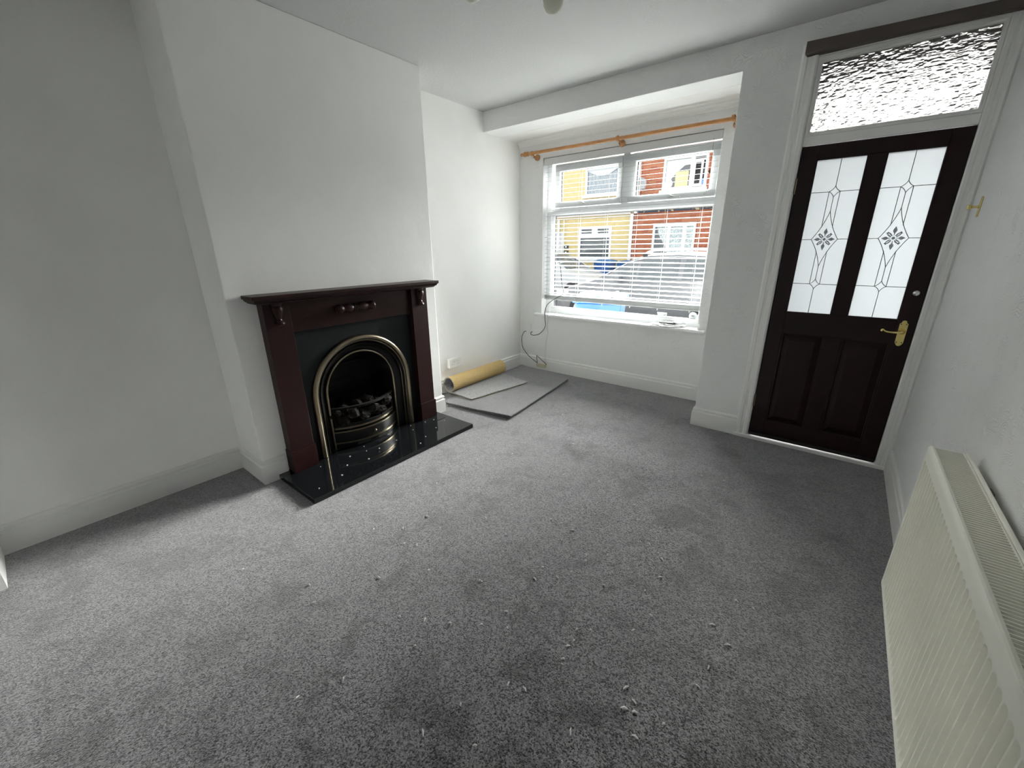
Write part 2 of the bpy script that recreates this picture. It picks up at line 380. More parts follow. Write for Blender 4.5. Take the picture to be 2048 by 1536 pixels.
# ================================================================== ROOM SHELL
S('floor', MB().box(xL-.2, xR+.2, yB-.25, yW+.24, -.12, 0), 'carpet', 'mottled grey carpet covering the whole floor', 'floor')
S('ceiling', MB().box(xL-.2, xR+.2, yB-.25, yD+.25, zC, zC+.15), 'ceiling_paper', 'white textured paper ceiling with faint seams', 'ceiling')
S('wall_left', MB().box(xL-.2, xL, yB-.25, yW+.25, -.05, zC), 'plaster', 'white plaster alcove wall behind the chimney breast')
S('wall_chimney', MB().prism([(yC0, 0), (1.20, 0), (1.20, .90), (1.945, .90), (1.945, 0), (yC1, 0), (yC1, zC), (yC0, zC)], 'x', xL, xC),
  'plaster', 'white plaster chimney breast above and around the fireplace', bevel=.006)
S('wall_front', MB().prism([(xL, zB), (xP, zB), (xP, 0), (-.40, 0), (-.40, 2.52), (.44, 2.52), (.44, 0), (xR+.2, 0), (xR+.2, zC), (xL, zC)], 'y', yD, yD+.25),
  'embossed_paper', 'white embossed wall and beam around the front door', bevel=.004)
S('wall_bay', MB().ring((xL, xP+.25, 0, zB+.17), (-2.739, -.989, .678, 2.318), 'y', yW, yW+.25), 'embossed_paper', 'white embossed wall around the recessed bay window')
S('wall_bay_side', MB().box(xP, xP+.25, yD+.25, yW, 0, zB), 'embossed_paper', 'white side wall of the window recess beside the door pillar')
S('ceiling_bay', MB().box(xL, xP+.25, yD+.25, yW, zB, zB+.17), 'gloss_white', 'white soffit over the window recess', 'ceiling')
S('wall_right', MB().box(xR, xR+.2, yB-.25, yD+.25, -.05, zC), 'embossed_paper', 'white leaf-embossed wallpaper wall behind the radiator')
S('wall_back', MB().prism([(xL, 0), (-2.72, 0), (-2.72, 2.30), (.10, 2.30), (.10, 0), (xR, 0), (xR, zC), (xL, zC)], 'y', yB-.25, yB),
  'plaster', 'white plaster nib and beam of the wide opening at the near end')
# the room behind the wide opening, with an unseen window added for fill light
yE = -3.6
S('floor_rear', MB().box(xL-.2, xR+.2, yE-.2, yB-.25, -.12, 0), 'carpet', 'grey carpet of the rear room', 'floor')
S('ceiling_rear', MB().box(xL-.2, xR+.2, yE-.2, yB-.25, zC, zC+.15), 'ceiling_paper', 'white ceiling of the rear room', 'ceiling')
S('wall_rear_left', MB().box(xL-.2, xL, yE-.2, yB-.25, -.05, zC), 'plaster', 'white side wall of the rear room beyond the nib')
S('wall_rear_right', MB().box(xR, xR+.2, yE-.2, yB-.25, -.05, zC), 'plaster', 'white side wall of the rear room near the radiator')
S('wall_rear', MB().ring((xL, xR, -.05, zC), (-2.0, -.7, .85, 2.1), 'y', yE-.2, yE), 'plaster', 'white end wall of the rear room with the added fill window')
w3 = thing('fill_window', (-1.35, yE-.12, .85), 'unseen white framed window added for fill light in the rear room', 'window', kind='structure')
obj('frame', MB().ring((-2.0, -.7, .85, 2.1), (-1.93, -.77, .92, 2.03), 'y', yE-.15, yE-.09), 'upvc', w3)
obj('mullion', MB().box(-1.385, -1.315, yE-.15, yE-.09, .92, 2.03), 'upvc', w3)
for a_, b_ in ((-1.93, -1.385), (-1.315, -.77)): obj('pane', MB().box(a_, b_, yE-.122, yE-.116, .92, 2.03), 'clear_glass', w3)
# small cove between the recess soffit and the window wall
S('trim_1', MB().prism([(yW, zB), (yW-.045, zB), (yW-.040, zB-.012), (yW-.022, zB-.020), (yW-.010, zB-.034), (yW-.008, zB-.05), (yW, zB-.05)], 'x', xL, xP),
  'gloss_white', 'thin white coving above the bay window', 'trim')
BB = [(0, 0), (.018, 0), (.018, .117), (.011, .123), (.006, .127), (.006, .131), (.014, .136), (.014, .144), (.010, .151), (.005, .155), (0, .155)]
S('baseboard_left', MB().sweep([(xL, yB), (xL, yC0), (xC, yC0), (xC, .945)], BB), 'gloss_white', 'white moulded baseboard along the near alcove and chimney corner', 'baseboard')
S('baseboard_alcove', MB().sweep([(xC, 2.20), (xC, yC1), (xL, yC1), (xL, yW), (xP, yW), (xP, yD), (-.458, yD)], BB), 'gloss_white',
  'white moulded baseboard around the window recess and door pillar', 'baseboard')
S('baseboard_right', MB().sweep([(xR, yD-.02), (xR, yB)], BB), 'gloss_white', 'white moulded baseboard behind the radiator', 'baseboard')
S('baseboard_back', MB().sweep([(-2.72, yB-.03), (-2.72, yB), (xL, yB)], BB), 'gloss_white', 'short white baseboard end at the near doorway', 'baseboard')
S('added_ground', MB().box(-8, 5, yE-8, yE-.2, -.3, -.15), 'paving', 'unseen paved ground added to temper light through the rear window', 'added_ground')  # unseen ground added to keep sky light from below out of the window
# ------------------------------------------------------------------ bay window
FY0, FY1 = 4.095, 4.160
win = thing('window_1', (-1.864, FY0, .69), 'white plastic bay window with two top vents over one large pane', 'window', kind='structure')
obj('frame', MB().ring((-2.739, -.989, .686, 2.318), (-2.680, -1.000, .745, 2.268), 'y', FY0, FY1), 'upvc', win, bevel=.004)
obj('transom', MB().box(-2.680, -1.000, FY0, FY1, 1.765, 1.828), 'upvc', win, bevel=.004)
obj('mullion', MB().box(-1.872, -1.806, FY0, FY1, 1.828, 2.268), 'upvc', win, bevel=.004)
for (a, b) in ((-2.630, -1.872), (-1.806, -1.008)):
    ga, gb = (-2.572, -1.915) if a < -2 else (-1.735, -1.068)
    s_ = obj('vent_sash', MB().ring((a, b, 1.832, 2.250), (ga, gb, 1.886, 2.182), 'y', FY0-.018, FY1-.01), 'upvc', win, bevel=.005)
    obj('gasket', MB().ring((ga-.001, gb+.001, 1.885, 2.183), (ga+.009, gb-.003, 1.889, 2.179), 'y', FY0+.020, FY0+.026), 'dark_slot', s_)
    obj('pane', MB().box(ga-.01, gb+.01, FY0+.028, FY0+.034, 1.876, 2.192), 'clear_glass', s_)
    c = -2.262 if a < -2 else -1.37
    obj('handle', MB().box(c-.012, c+.012, FY0-.03, FY0-.018, 1.842, 1.872).tube(crom([(c-.03, FY0-.03, 1.87), (c, FY0-.038, 1.856), (c+.05, FY0-.042, 1.842), (c+.075, FY0-.04, 1.842)], 4), .007, 8), 'upvc', s_, smooth=50)
obj('bead', MB().ring((-2.680, -1.000, .745, 1.765), (-2.637, -1.020, .765, 1.752), 'y', FY0+.008, FY1-.02), 'upvc', win, bevel=.004)
obj('gasket', MB().ring((-2.638, -1.019, .764, 1.753), (-2.628, -1.023, .767, 1.749), 'y', FY0+.020, FY0+.026), 'dark_slot', win)
obj('pane', MB().box(-2.645, -1.012, FY0+.028, FY0+.034, .757, 1.760), 'clear_glass', win)
obj('sill_board', MB().prism([(FY0, .668), (yW-.052, .664), (yW-.056, .671), (yW-.056, .684), (yW-.050, .690), (FY0, .690)], 'x', -2.739, -.989)
    .prism([(yW, .668), (yW-.052, .664), (yW-.056, .671), (yW-.056, .684), (yW-.050, .690), (yW, .690)], 'x', -2.812, -2.739)
    .prism([(yW, .668), (yW-.052, .664), (yW-.056, .671), (yW-.056, .684), (yW-.050, .690), (yW, .690)], 'x', -.989, -.914), 'sill_white', win)
obj('outer_sill', MB().prism([(FY1, .69), (yW+.32, .66), (yW+.32, .64), (FY1, .64)], 'x', -2.78, -.95), 'upvc', win)

# ------------------------------------------------------------------ venetian blind
bl = thing('venetian_blind', (-1.86, 4.045, .85), 'white horizontal slat blind hanging open in the bay window', 'blind')
BX0, BX1, BY = -2.712, -.998, 4.046
obj('valance', MB().box(-2.727, -.992, 4.006, 4.020, 2.248, 2.312), 'slat_white', bl, bevel=.003)
obj('headrail', MB().box(-2.720, -.996, 4.021, 4.076, 2.262, 2.312), 'slat_white', bl)
def slat_mb(z, tilt):
    prof = []; w = .05; ct, st = math.cos(tilt), math.sin(tilt)
    for k in range(5):
        u = (k/4-.5)*w; h = .0008*(1-(2*u/w)**2); prof.append((u, h))
    loop = prof + [(u, h-.0022) for u, h in reversed(prof)]
    return MB().prism([(BY + u*ct - h*st, z + u*st + h*ct) for u, h in loop], 'x', BX0, BX1)
PITCH_S = .0432; NS = 31; Z0 = 2.226
sl0 = obj('slat', slat_mb(Z0, math.radians(7.5)), 'slat_white', bl)
base = wloc(sl0)
for i in range(1, NS):
    copy_part(sl0, 'slat', bl, base + Vector((R.uniform(-.003, .003), 0, -i*PITCH_S)))
for i in range(4):                      # slats gathered on the bottom rail
    copy_part(sl0, 'slat', bl, base + Vector((R.uniform(-.004, .004), R.uniform(-.003, .003), .880 + i*.0085 - Z0)))
obj('bottom_rail', MB().box(BX0, BX1, BY-.026, BY+.026, .850, .872), 'slat_white', bl, bevel=.006)
for x in (-2.298, -1.992, -1.68, -1.397, -1.094):
    lc = obj('ladder_cord', MB().tube([(x, BY-.027, 2.26), (x, BY-.027, .86)], .0011, 5).tube([(x, BY+.027, 2.26), (x, BY+.027, .86)], .0011, 5)
             .tube([(x+.012, BY, 2.26), (x+.012, BY, .84)], .0010, 5), 'cord_white', bl)
    obj('cord_knot', MB().lathe([(0, -.022), (.005, -.018), (.006, -.008), (.003, 0)], (x+.012, BY-.02, .852), n=8), 'cord_white', lc, smooth=60)
for x, zb_ in ((-1.055, 2.035), (-1.083, 1.86)):
    tcrd = obj('tilt_cord', MB().tube([(x, 4.004, 2.26), (x, 4.002, zb_)], .0012, 5), 'cord_brown' if zb_ > 2 else 'cord_white', bl)
    obj('tassel', MB().lathe([(.002, .035), (.006, .028), (.008, .004), (.004, 0)], (x, 4.002, zb_-.035), n=10), 'cord_brown' if zb_ > 2 else 'cord_white', tcrd, smooth=60)
obj('lift_cord', MB().tube(crom([(-2.60, 4.004, 2.26), (-2.605, 4.0, 1.5), (-2.60, 3.992, .8), (-2.595, 3.962, .70), (-2.60, 3.948, .68)], 6), .0012, 5)
    .tube(crom([(-2.612, 4.004, 2.26), (-2.615, 4.0, 1.5), (-2.612, 3.99, .8), (-2.60, 3.965, .70)], 6), .0012, 5), 'cord_white', bl)

# ------------------------------------------------------------------ curtain pole
cp = thing('curtain_pole', (-1.86, 3.927, 2.34), 'varnished pine curtain pole above the bay window', 'curtain pole')
PZ = 2.362
obj('rod', MB().tube([(-2.90, 3.927, PZ+.004), (-.86, 3.927, PZ-.006)], .0155, 16), 'pine', cp, smooth=50)
obj('finial', MB().lathe([(.0, -.118), (.010, -.114), (.016, -.104), (.0165, -.096), (.012, -.086), (.011, -.082), (.021, -.072), (.025, -.058), (.022, -.044), (.014, -.034),
     (.0135, -.030), (.022, -.026), (.023, -.020), (.016, -.014), (.0155, 0)], (-2.862, 3.927, PZ+.003), 'x', 18), 'pine', cp, smooth=45)
obj('end_collar', MB().lathe([(.0155, -.02), (.026, -.012), (.029, 0), (.026, .012), (.0155, .016)], (-.86, 3.927, PZ-.006), 'x', 18), 'pine', cp, smooth=45)
for x in (-2.822, -1.864, -.906):
    b = obj('bracket', MB().lathe([(.030, yW-.001), (.030, yW-.012), (.018, yW-.018), (.011, yW-.028), (.010, 3.955), (.013, 3.945)], (x+.012, 0, PZ-.030), 'y', 16)
            .tube([(x+.012, 3.955, PZ-.030), (x+.010, 3.935, PZ-.024), (x+.004, 3.927, PZ-.014)], .009, 10), 'pine', cp, smooth=45)
    obj('ring', MB().lathe([(.0158, -.011), (.022, -.011), (.0235, -.006), (.0235, .006), (.022, .011), (.0158, .011), (.0158, -.011)], (x-.005, 3.927, PZ), 'x', 20), 'pine', b, smooth=45)

# ------------------------------------------------------------------ front door, frame, fanlight
DX0, DX1, DZ0, DZ1 = -.3665, .3908, .032, 2.010
dy0, dy1 = yD+.002, yD+.046
door = thing('door_1', (.012, dy0, 0), 'dark mahogany front door with two leaded frosted panes', 'door', kind='structure')
PX = [(-.277, -.0295), (.058, .3025)]; PZ0, PZ1 = .985, 1.930; QZ0, QZ1 = .158, .843
for a, b in ((DX0, PX[0][0]), (PX[1][1], DX1)): obj('stile', MB().box(a, b, dy0, dy1, DZ0, DZ1), 'door_wood', door, bevel=.002)
obj('top_rail', MB().box(PX[0][0], PX[1][1], dy0, dy1, PZ1, DZ1), 'door_wood', door, bevel=.002)
obj('lock_rail', MB().box(PX[0][0], PX[1][1], dy0, dy1, QZ1, PZ0), 'door_wood', door, bevel=.002)
obj('bottom_rail', MB().box(PX[0][0], PX[1][1], dy0, dy1, DZ0, QZ0), 'door_wood', door, bevel=.002)
obj('muntin', MB().box(PX[0][1], PX[1][0], dy0, dy1, PZ0, PZ1), 'door_wood', door, bevel=.002)
obj('muntin', MB().box(PX[0][1], PX[1][0], dy0, dy1, QZ0, QZ1), 'door_wood', door, bevel=.002)
def bez(p0, p1, p2, n=8):
    return [((1-t)**2*p0[0]+2*t*(1-t)*p1[0]+t*t*p2[0], (1-t)**2*p0[1]+2*t*(1-t)*p1[1]+t*t*p2[1]) for t in [k/n for k in range(n+1)]]
for a, b in PX:
    cx = (a+b)/2; w = b-a; gy = yD+.022; cz = 1.460
    pane = obj('glass_pane', MB().box(a-.006, b+.006, gy, gy+.005, PZ0-.006, PZ1+.006), 'frosted_glass', door)
    obj('bead', MB().ring((a, b, PZ0, PZ1), (a+.004, b-.004, PZ0+.004, PZ1-.004), 'y', dy0+.004, gy), 'door_wood', door)
    LY = gy-.0012
    lines = []
    for sg in (1, -1):
        Z = lambda h: cz + sg*h
        hx, ht, hm, hb, ap, el = .0275, .3125, .281, .249, .167, .100
        sw = .0685
        lines += [[(cx, Z(ht)), (cx, Z(PZ1-cz if sg > 0 else cz-PZ0))], [(a, Z(hm)), (cx-hx, Z(hm))], [(cx+hx, Z(hm)), (b, Z(hm))]]
        for q in (-1, 1):
            lines += [bez((cx, Z(ht)), (cx+q*.009, Z(hm+.010)), (cx+q*hx, Z(hm)), 5), bez((cx, Z(hb)), (cx+q*.009, Z(hm-.010)), (cx+q*hx, Z(hm)), 5)]
            lines += [bez((cx, Z(ap)), (cx+q*.020, Z(.075)), (cx+q*sw, Z(0)), 9)]
            lines += [[(cx+q*hx, Z(hm)), (cx+q*hx, Z(.072))]]
        lines += [[(cx, Z(hb)), (cx, Z(ap))]]
    lines += [[(a, cz), (cx-sw, cz)], [(cx+sw, cz), (b, cz)]]
    for L in lines:
        obj('lead_line', MB().tube([(p[0], LY, p[1]) for p in L], .0019, 5), 'lead', pane)
    def petal(pts): obj('petal', MB().prism(pts, 'y', gy-.0012, gy-.0002), 'etched_grey', pane)
    petal([(cx+.0085*math.cos(k*PI/6), cz+.0085*math.sin(k*PI/6)) for k in range(12)])
    for k in range(4):
        an = k*PI/2; ca, sa = math.cos(an), math.sin(an); sx = 1.0 if k % 2 else .82
        T = lambda u, v: (cx + (u*ca - v*sa), cz + (u*sa + v*ca)*1.0)
        petal([T(u*sx, v) for u, v in [(.014, -.001), (.030, -.003), (.038, -.009), (.047, -.0095), (.056, -.005), (.068, 0), (.056, .005), (.047, .0095), (.038, .009), (.030, .003), (.014, .001)]])
        for q in (-1, 1):
            petal([T(u, q*v) for u, v in [(.012, .005), (.022, .010), (.029, .017), (.034, .027), (.031, .036), (.025, .038), (.029, .031), (.027, .024), (.020, .018), (.011, .010)]])
for a, b in PX:
    obj('door_panel', MB().ring((a, b, QZ0, QZ1), (a+.012, b-.012, QZ0+.012, QZ1-.012), 'y', dy0+.006, dy1-.01)
        .box(a, b, dy0+.020, dy1-.008, QZ0, QZ1).add(
        [(a+.014, dy0+.020, QZ0+.014), (b-.014, dy0+.020, QZ0+.014), (b-.014, dy0+.020, QZ1-.014), (a+.014, dy0+.020, QZ1-.014),
         (a+.050, dy0+.008, QZ0+.050), (b-.050, dy0+.008, QZ0+.050), (b-.050, dy0+.008, QZ1-.050), (a+.050, dy0+.008, QZ1-.050)],
        [(4, 5, 6, 7), (0, 1, 5, 4), (1, 2, 6, 5), (2, 3, 7, 6), (3, 0, 4, 7)]), 'door_wood', door)
obj('weather_bar', MB().box(DX0+.005, DX1-.005, dy0-.018, dy0, DZ0, DZ0+.022), 'weather_bar', door, bevel=.003)
# brass lever handle on its plate
hx, hz0, hz1 = .3360, .826, .986
plate = [(hx-.020, hz0+.022), (hx-.010, hz0+.004), (hx, hz0), (hx+.010, hz0+.004), (hx+.020, hz0+.022), (hx+.020, hz1-.020), (hx+.013, hz1-.016), (hx+.010, hz1-.004), (hx, hz1), (hx-.010, hz1-.004), (hx-.013, hz1-.016), (hx-.020, hz1-.020)]
hp = obj('handle_plate', MB().prism(plate, 'y', dy0-.004, dy0), 'brass', door, bevel=.001)
obj('lever', MB().lathe([(.013, -.030), (.015, -.014), (.017, -.004), (.017, 0)], (hx, dy0-.004, .918), 'y', 16)
    .tube(crom([(hx, dy0-.030, .918), (hx-.008, dy0-.042, .918), (hx-.03, dy0-.046, .915), (hx-.062, dy0-.046, .914), (hx-.082, dy0-.046, .919), (hx-.092, dy0-.046, .927), (hx-.098, dy0-.046, .922), (hx-.094, dy0-.046, .917)], 4),
          [.009]*5+[.0065]*24, 10), 'brass', hp, smooth=50)
for sx_, sz_ in ((-.012, hz0+.024), (.012, hz0+.024), (-.012, hz1-.024), (.012, hz1-.024)):
    obj('screw', MB().lathe([(0, -.0015), (.003, -.001), (.0035, 0)], (hx+sx_, dy0-.004, sz_), 'y', 10), 'dark_slot', hp)
lk = obj('lock_rose', MB().lathe([(0, -.006), (.010, -.006), (.015, -.004), (.017, 0)], (.3487, dy0, 1.149), 'y', 20), 'chrome', door, smooth=50)
obj('lock_turn', MB().box(.3457, .3517, dy0-.018, dy0-.006, 1.140, 1.158), 'chrome', lk, bevel=.002)
for z in (1.786, .308): obj('hinge', MB().tube([(DX0-.004, dy0-.004, z-.046), (DX0-.004, dy0-.004, z+.046)], .005, 8).box(DX0-.012, DX0+.006, dy0-.002, dy0, z-.046, z+.046), 'antique_brass', door)
# frame and architrave
fr = thing('trim_2', (-.0, yD, 0), 'white moulded frame and architrave around the front door', 'door frame', kind='structure')
AR = [(0, 0), (.0, .012), (.012, .020), (.030, .020), (.036, .014), (.052, .014), (.060, .020), (.078, .022), (.086, .016), (.086, 0)]
obj('architrave', MB().prism([(-.457+u, yD-d) for u, d in AR], 'z', .02, 2.555), 'gloss_white', fr)
obj('architrave', MB().prism([(.461-u*.8, yD-d) for u, d in AR], 'z', .02, 2.555), 'gloss_white', fr)
obj('jamb', MB().box(-.400, DX0-.002, yD-.001, yD+.20, 0, 2.52), 'gloss_white', fr)
obj('jamb', MB().box(DX1+.002, .440, yD-.001, yD+.20, 0, 2.52), 'gloss_white', fr)
obj('door_stop', MB().box(DX0-.002, DX0+.012, dy1, dy1+.03, 0, DZ1+.002).box(DX1-.012, DX1+.002, dy1, dy1+.03, 0, DZ1+.002), 'gloss_white', fr)
obj('threshold', MB().box(-.470, .447, yD-.030, yD+.20, 0, .026), 'gloss_white', fr, bevel=.004)
obj('transom', MB().box(DX0-.002, DX1+.002, yD-.004, yD+.14, DZ1+.004, 2.066), 'gloss_white', fr, bevel=.004)
obj('head', MB().box(-.400, .440, yD-.001, yD+.20, 2.485, 2.52), 'gloss_white', fr)
fan = thing('window_2', (.012, yD, 2.066), 'rippled glass fanlight in a white frame above the front door', 'window', kind='structure')
obj('frame', MB().ring((DX0-.002, DX1+.002, 2.066, 2.485), (-.352, .382, 2.084, 2.462), 'y', yD+.004, yD+.075), 'gloss_white', fan, bevel=.004)
obj('bead', MB().ring((-.362, .390, 2.072, 2.474), (-.346, .376, 2.090, 2.456), 'y', yD+.012, yD+.040), 'gloss_white', fan, bevel=.005)
obj('pane', MB().box(-.356, .386, yD+.044, yD+.050, 2.080, 2.466), 'rippled_glass', fan)
obj('brown_pelmet_board', MB().prism([(-.436, 2.497), (.459, 2.474), (.459, 2.523), (-.436, 2.557)], 'y', yD-.060, yD-.0225).box(-.43, .45, yD-.0225, yD, 2.49, 2.53), 'brown_board',
    label='dark brown board fixed across the top of the fanlight', cat='board')
obj('oval_plate', MB().lathe([(0, -.006), (.007, -.005), (.009, 0)], (-.438, yD-.020, 1.860), 'y', 20), 'socket_white', label='small white oval plate on the hinge side of the door frame', cat='plate')
o_ = bpy.data.objects['oval_plate']; o_.scale = (1, 1, 3.4); o_.location.z = 1.828
# brass holdback on the right wall
hk = thing('curtain_holdback', (xR, 3.175, 1.55), 'small brass curtain holdback on the wall right of the door', 'holdback')
obj('wall_plate', MB().box(xR-.006, xR, 3.163, 3.187, 1.552, 1.648), 'brass', hk, bevel=.003)
obj('peg', MB().lathe([(.006, -.006), (.006, -.030), (.012, -.034), (.012, -.044), (.006, -.048), (0, -.048)], (xR, 3.175, 1.60), 'x', 14), 'brass', hk, smooth=50)

# ================================================================== FIREPLACE
CY = 1.572
obj('hearth_slab', MB().box(xC, -2.212, .882, 2.240, .001, .034), 'granite', bevel=.002, label='polished black granite hearth slab under the fireplace', cat='hearth')
su = thing('fireplace_surround', (xC, CY, .034), 'dark mahogany fireplace surround with mantel shelf and turned ornaments', 'fireplace surround')
legs = ((.962, 1.112), (2.032, 2.182))
for a, b in legs:
    lg = obj('pilaster', MB().box(xC, -2.610, a, b, .034, 1.138), 'mahogany', su, bevel=.002)
    obj('plinth', MB().box(-2.6105, -2.598, a-.005, b+.005, .034, .186).box(xC, -2.605, a-.006, a-.0002, .034, .186).box(xC, -2.605, b+.0002, b+.006, .034, .186), 'mahogany', lg, bevel=.001)
    cyl = (a+b)/2
    obj('turned_corbel', MB().lathe([(0, .134), (.030, .134), (.031, .126), (.026, .118), (.032, .108), (.034, .098), (.030, .080), (.021, .054), (.016, .040), (.019, .034), (.019, .029), (.028, .022), (.032, .012), (.027, .003), (.014, 0), (0, 0)],
        (-2.604, cyl, 1.004), 'z', 20), 'mahogany', lg, smooth=45)
fz = obj('frieze', MB().box(xC, -2.640, 1.112, 2.032, .945, 1.138), 'mahogany', su, bevel=.002)
obj('turned_spindle', MB().lathe([(0, -.148), (.012, -.147), (.026, -.140), (.031, -.128), (.030, -.112), (.021, -.100), (.019, -.094), (.024, -.084), (.031, -.066), (.030, -.046), (.022, -.030), (.019, -.024), (.024, -.020), (.024, -.012), (.019, -.008),
     (.024, -.004), (.024, .004), (.019, .008), (.022, .014), (.030, .030), (.031, .046), (.026, .070), (.019, .094), (.021, .100), (.030, .112), (.031, .128), (.026, .140), (.012, .147), (0, .148)],
     (-2.622, CY-.010, 1.053), 'y', 18), 'mahogany', fz, smooth=45)
sh = obj('mantel_shelf', MB().box(xC, -2.530, .890, 2.252, 1.168, 1.190), 'mahogany', su, bevel=.004)
def shelf_mould(prof):
    m = MB(); rows = []
    for d, z in prof:
        rows.append([(xC, .890+d, z), (-2.530-d, .890+d, z), (-2.530-d, 2.252-d, z), (xC, 2.252-d, z)])
    m.grid(rows); n = len(rows)
    m.add([rows[0][0], rows[0][1], rows[0][2], rows[0][3], rows[-1][0], rows[-1][1], rows[-1][2], rows[-1][3]], [(0, 1, 2, 3), (7, 6, 5, 4)])
    return m
obj('shelf_moulding', shelf_mould([(.006, 1.169), (.010, 1.164), (.013, 1.156), (.020, 1.150), (.026, 1.148), (.026, 1.144), (.032, 1.141), (.044, 1.138)]), 'mahogany', sh, smooth=30)
ins = thing('cast_iron_fireplace', (xC, CY, .034), 'black cast iron arched fireplace insert with brass rings and grate', 'fireplace')
AZ = .450
def arch(r, n=28, z0=.036):
    return [(CY-r, z0)] + [(CY - r*math.cos(PI*k/n), AZ + r*math.sin(PI*k/n)) for k in range(n+1)] + [(CY+r, z0)]
# slate-black face plate with an arched hole
ai = arch(.372); ao = [(1.112, .034), (2.032, .034), (2.032, .945), (1.112, .945)]
poly = [(1.112, .034)] + ai + [(2.032, .034), (2.032, .945), (1.112, .945)]
obj('face_plate', MB().prism(poly, 'x', xC, -2.662), 'slate_panel', ins)
def arch_band(prof, name, m):
    """prof: (radius, x) across the moulding, swept round the arch"""
    rows = []
    for r, x in prof: rows.append([(x, y, z) for y, z in arch(r)])
    obj(name, MB().grid(rows), m, ins, smooth=40)
tubeprof = [(.383+.0195*math.cos(a), -2.655+.022*math.sin(a)) for a in [PI*k/10 for k in range(11)]]
arch_band([(.403, -2.668)] + tubeprof + [(.363, -2.668)], 'outer_brass_ring', 'antique_brass')
arch_band([(.366, -2.668), (.362, -2.656), (.355, -2.654), (.350, -2.662), (.346, -2.668), (.340, -2.672), (.3385, -2.664), (.334, -2.663), (.332, -2.676), (.320, -2.690), (.302, -2.700), (.290, -2.704), (.286, -2.708)], 'stepped_moulding', 'cast_iron')
arch_band([(.366, -2.6575), (.3625, -2.6535), (.359, -2.6545)], 'thin_brass_line', 'antique_brass')
arch_band([(.3395, -2.664), (.3365, -2.6605), (.3335, -2.664)], 'thin_brass_line', 'antique_brass')
arch_band([(.277+.010*math.cos(a), -2.704+.014*math.sin(a)) for a in [PI*k/8 for k in range(9)]], 'inner_brass_ring', 'antique_brass')
# fire chamber
arch_band([(.290, -2.705), (.270, -2.712), (.262, -2.80), (.235, -2.95)], 'chamber_wall', 'soot_iron')
bk = MB(); a_ = arch(.245); bk.prism(a_, 'x', -2.975, -2.95); fb = obj('fireback', bk, 'soot_iron', ins)
def fb_y(r): return r
for k, (w_, z0_, z1_, xx) in enumerate([(.20, .50, .60, -2.935), (.15, .52, .58, -2.925), (.215, .335, .345, -2.935), (.21, .40, .41, -2.935), (.205, .46, .47, -2.935)]):
    obj('fireback_relief', MB().box(-2.951, xx, CY-w_, CY+w_, z0_, z1_), 'soot_iron', fb, bevel=.004)
for k in range(9): obj('fireback_rib', MB().box(-2.951, -2.932, CY-.18+k*.045-.008, CY-.18+k*.045+.008, .255, .315), 'soot_iron', fb, bevel=.004)
# bowed bars
def bow(ch, dep, z, n=16, y0=CY-.006):
    return [(-2.700 + dep*(1-((k/n-.5)*2)**2), y0 + ch*(k/n-.5)*2, z) for k in range(n+1)]
def bow_band(ch, dep, z0, z1, th, name, m, parent=None, out=0.0, **kw):
    n = 18; A = bow(ch, dep+out, z0, n); B = bow(ch, dep+out, z1, n)
    top = [[p for p in B], [(p[0]-th, p[1], p[2]) for p in B]]; bot = [[p for p in A], [(p[0]-th, p[1], p[2]) for p in A]]
    return obj(name, MB().sheet(top, bot), m, parent or ins, smooth=40, **kw)
bow_band(.258, .095, .336, .350, .022, 'grate_bar', 'soot_iron')
bow_band(.252, .095, .272, .284, .016, 'grate_bar', 'soot_iron')
bow_band(.252, .095, .212, .222, .016, 'grate_bar', 'soot_iron')
bow_band(.252, .095, .184, .196, .018, 'grate_brass_band', 'antique_brass')
bow_band(.252, .089, .196, .206, .012, 'grate_lower_bar', 'cast_iron')
for y in (CY-.250, CY+.238): obj('grate_upright', MB().box(-2.708, -2.698, y-.006, y+.006, .17, .35), 'cast_iron', ins, bevel=.001)
ash = bow_band(.268, .100, .088, .160, .012, 'ash_pan_cover', 'cast_iron')
bow_band(.268, .104, .160, .170, .018, 'cover_brass_rim', 'antique_brass', ash)
bow_band(.272, .108, .074, .086, .020, 'cover_brass_rim', 'antique_brass', ash)
obj('cover_knob', MB().lathe([(0, .026), (.008, .024), (.0125, .016), (.010, .008), (.006, .004), (.006, -.002)], (-2.601, CY-.006, .124), 'x', 16), 'antique_brass', ash, smooth=50)
bow_band(.262, .092, .036, .074, .010, 'ash_pan_base', 'cast_iron')
for s_ in (-1, 1): obj('air_slot', MB().add([(-2.6085-(.012 if abs(t) > .1 else .0), CY-.006+s_*abs(t), z) for t in (.035, .135) for z in (.044, .066)], [(0, 1, 3, 2)]).add([(-2.612-(.012 if abs(t) > .1 else .0), CY-.006+s_*abs(t), z) for t in (.035, .135) for z in (.044, .066)], [(0, 1, 3, 2)]), 'dark_slot', ash)
obj('grate_base', MB().prism([(p[0]-.02, p[1]) for p in bow(.245, .09, 0)] + [(-2.94, CY+.19), (-2.94, CY-.19)], 'z', .20, .212), 'soot_iron', ins)
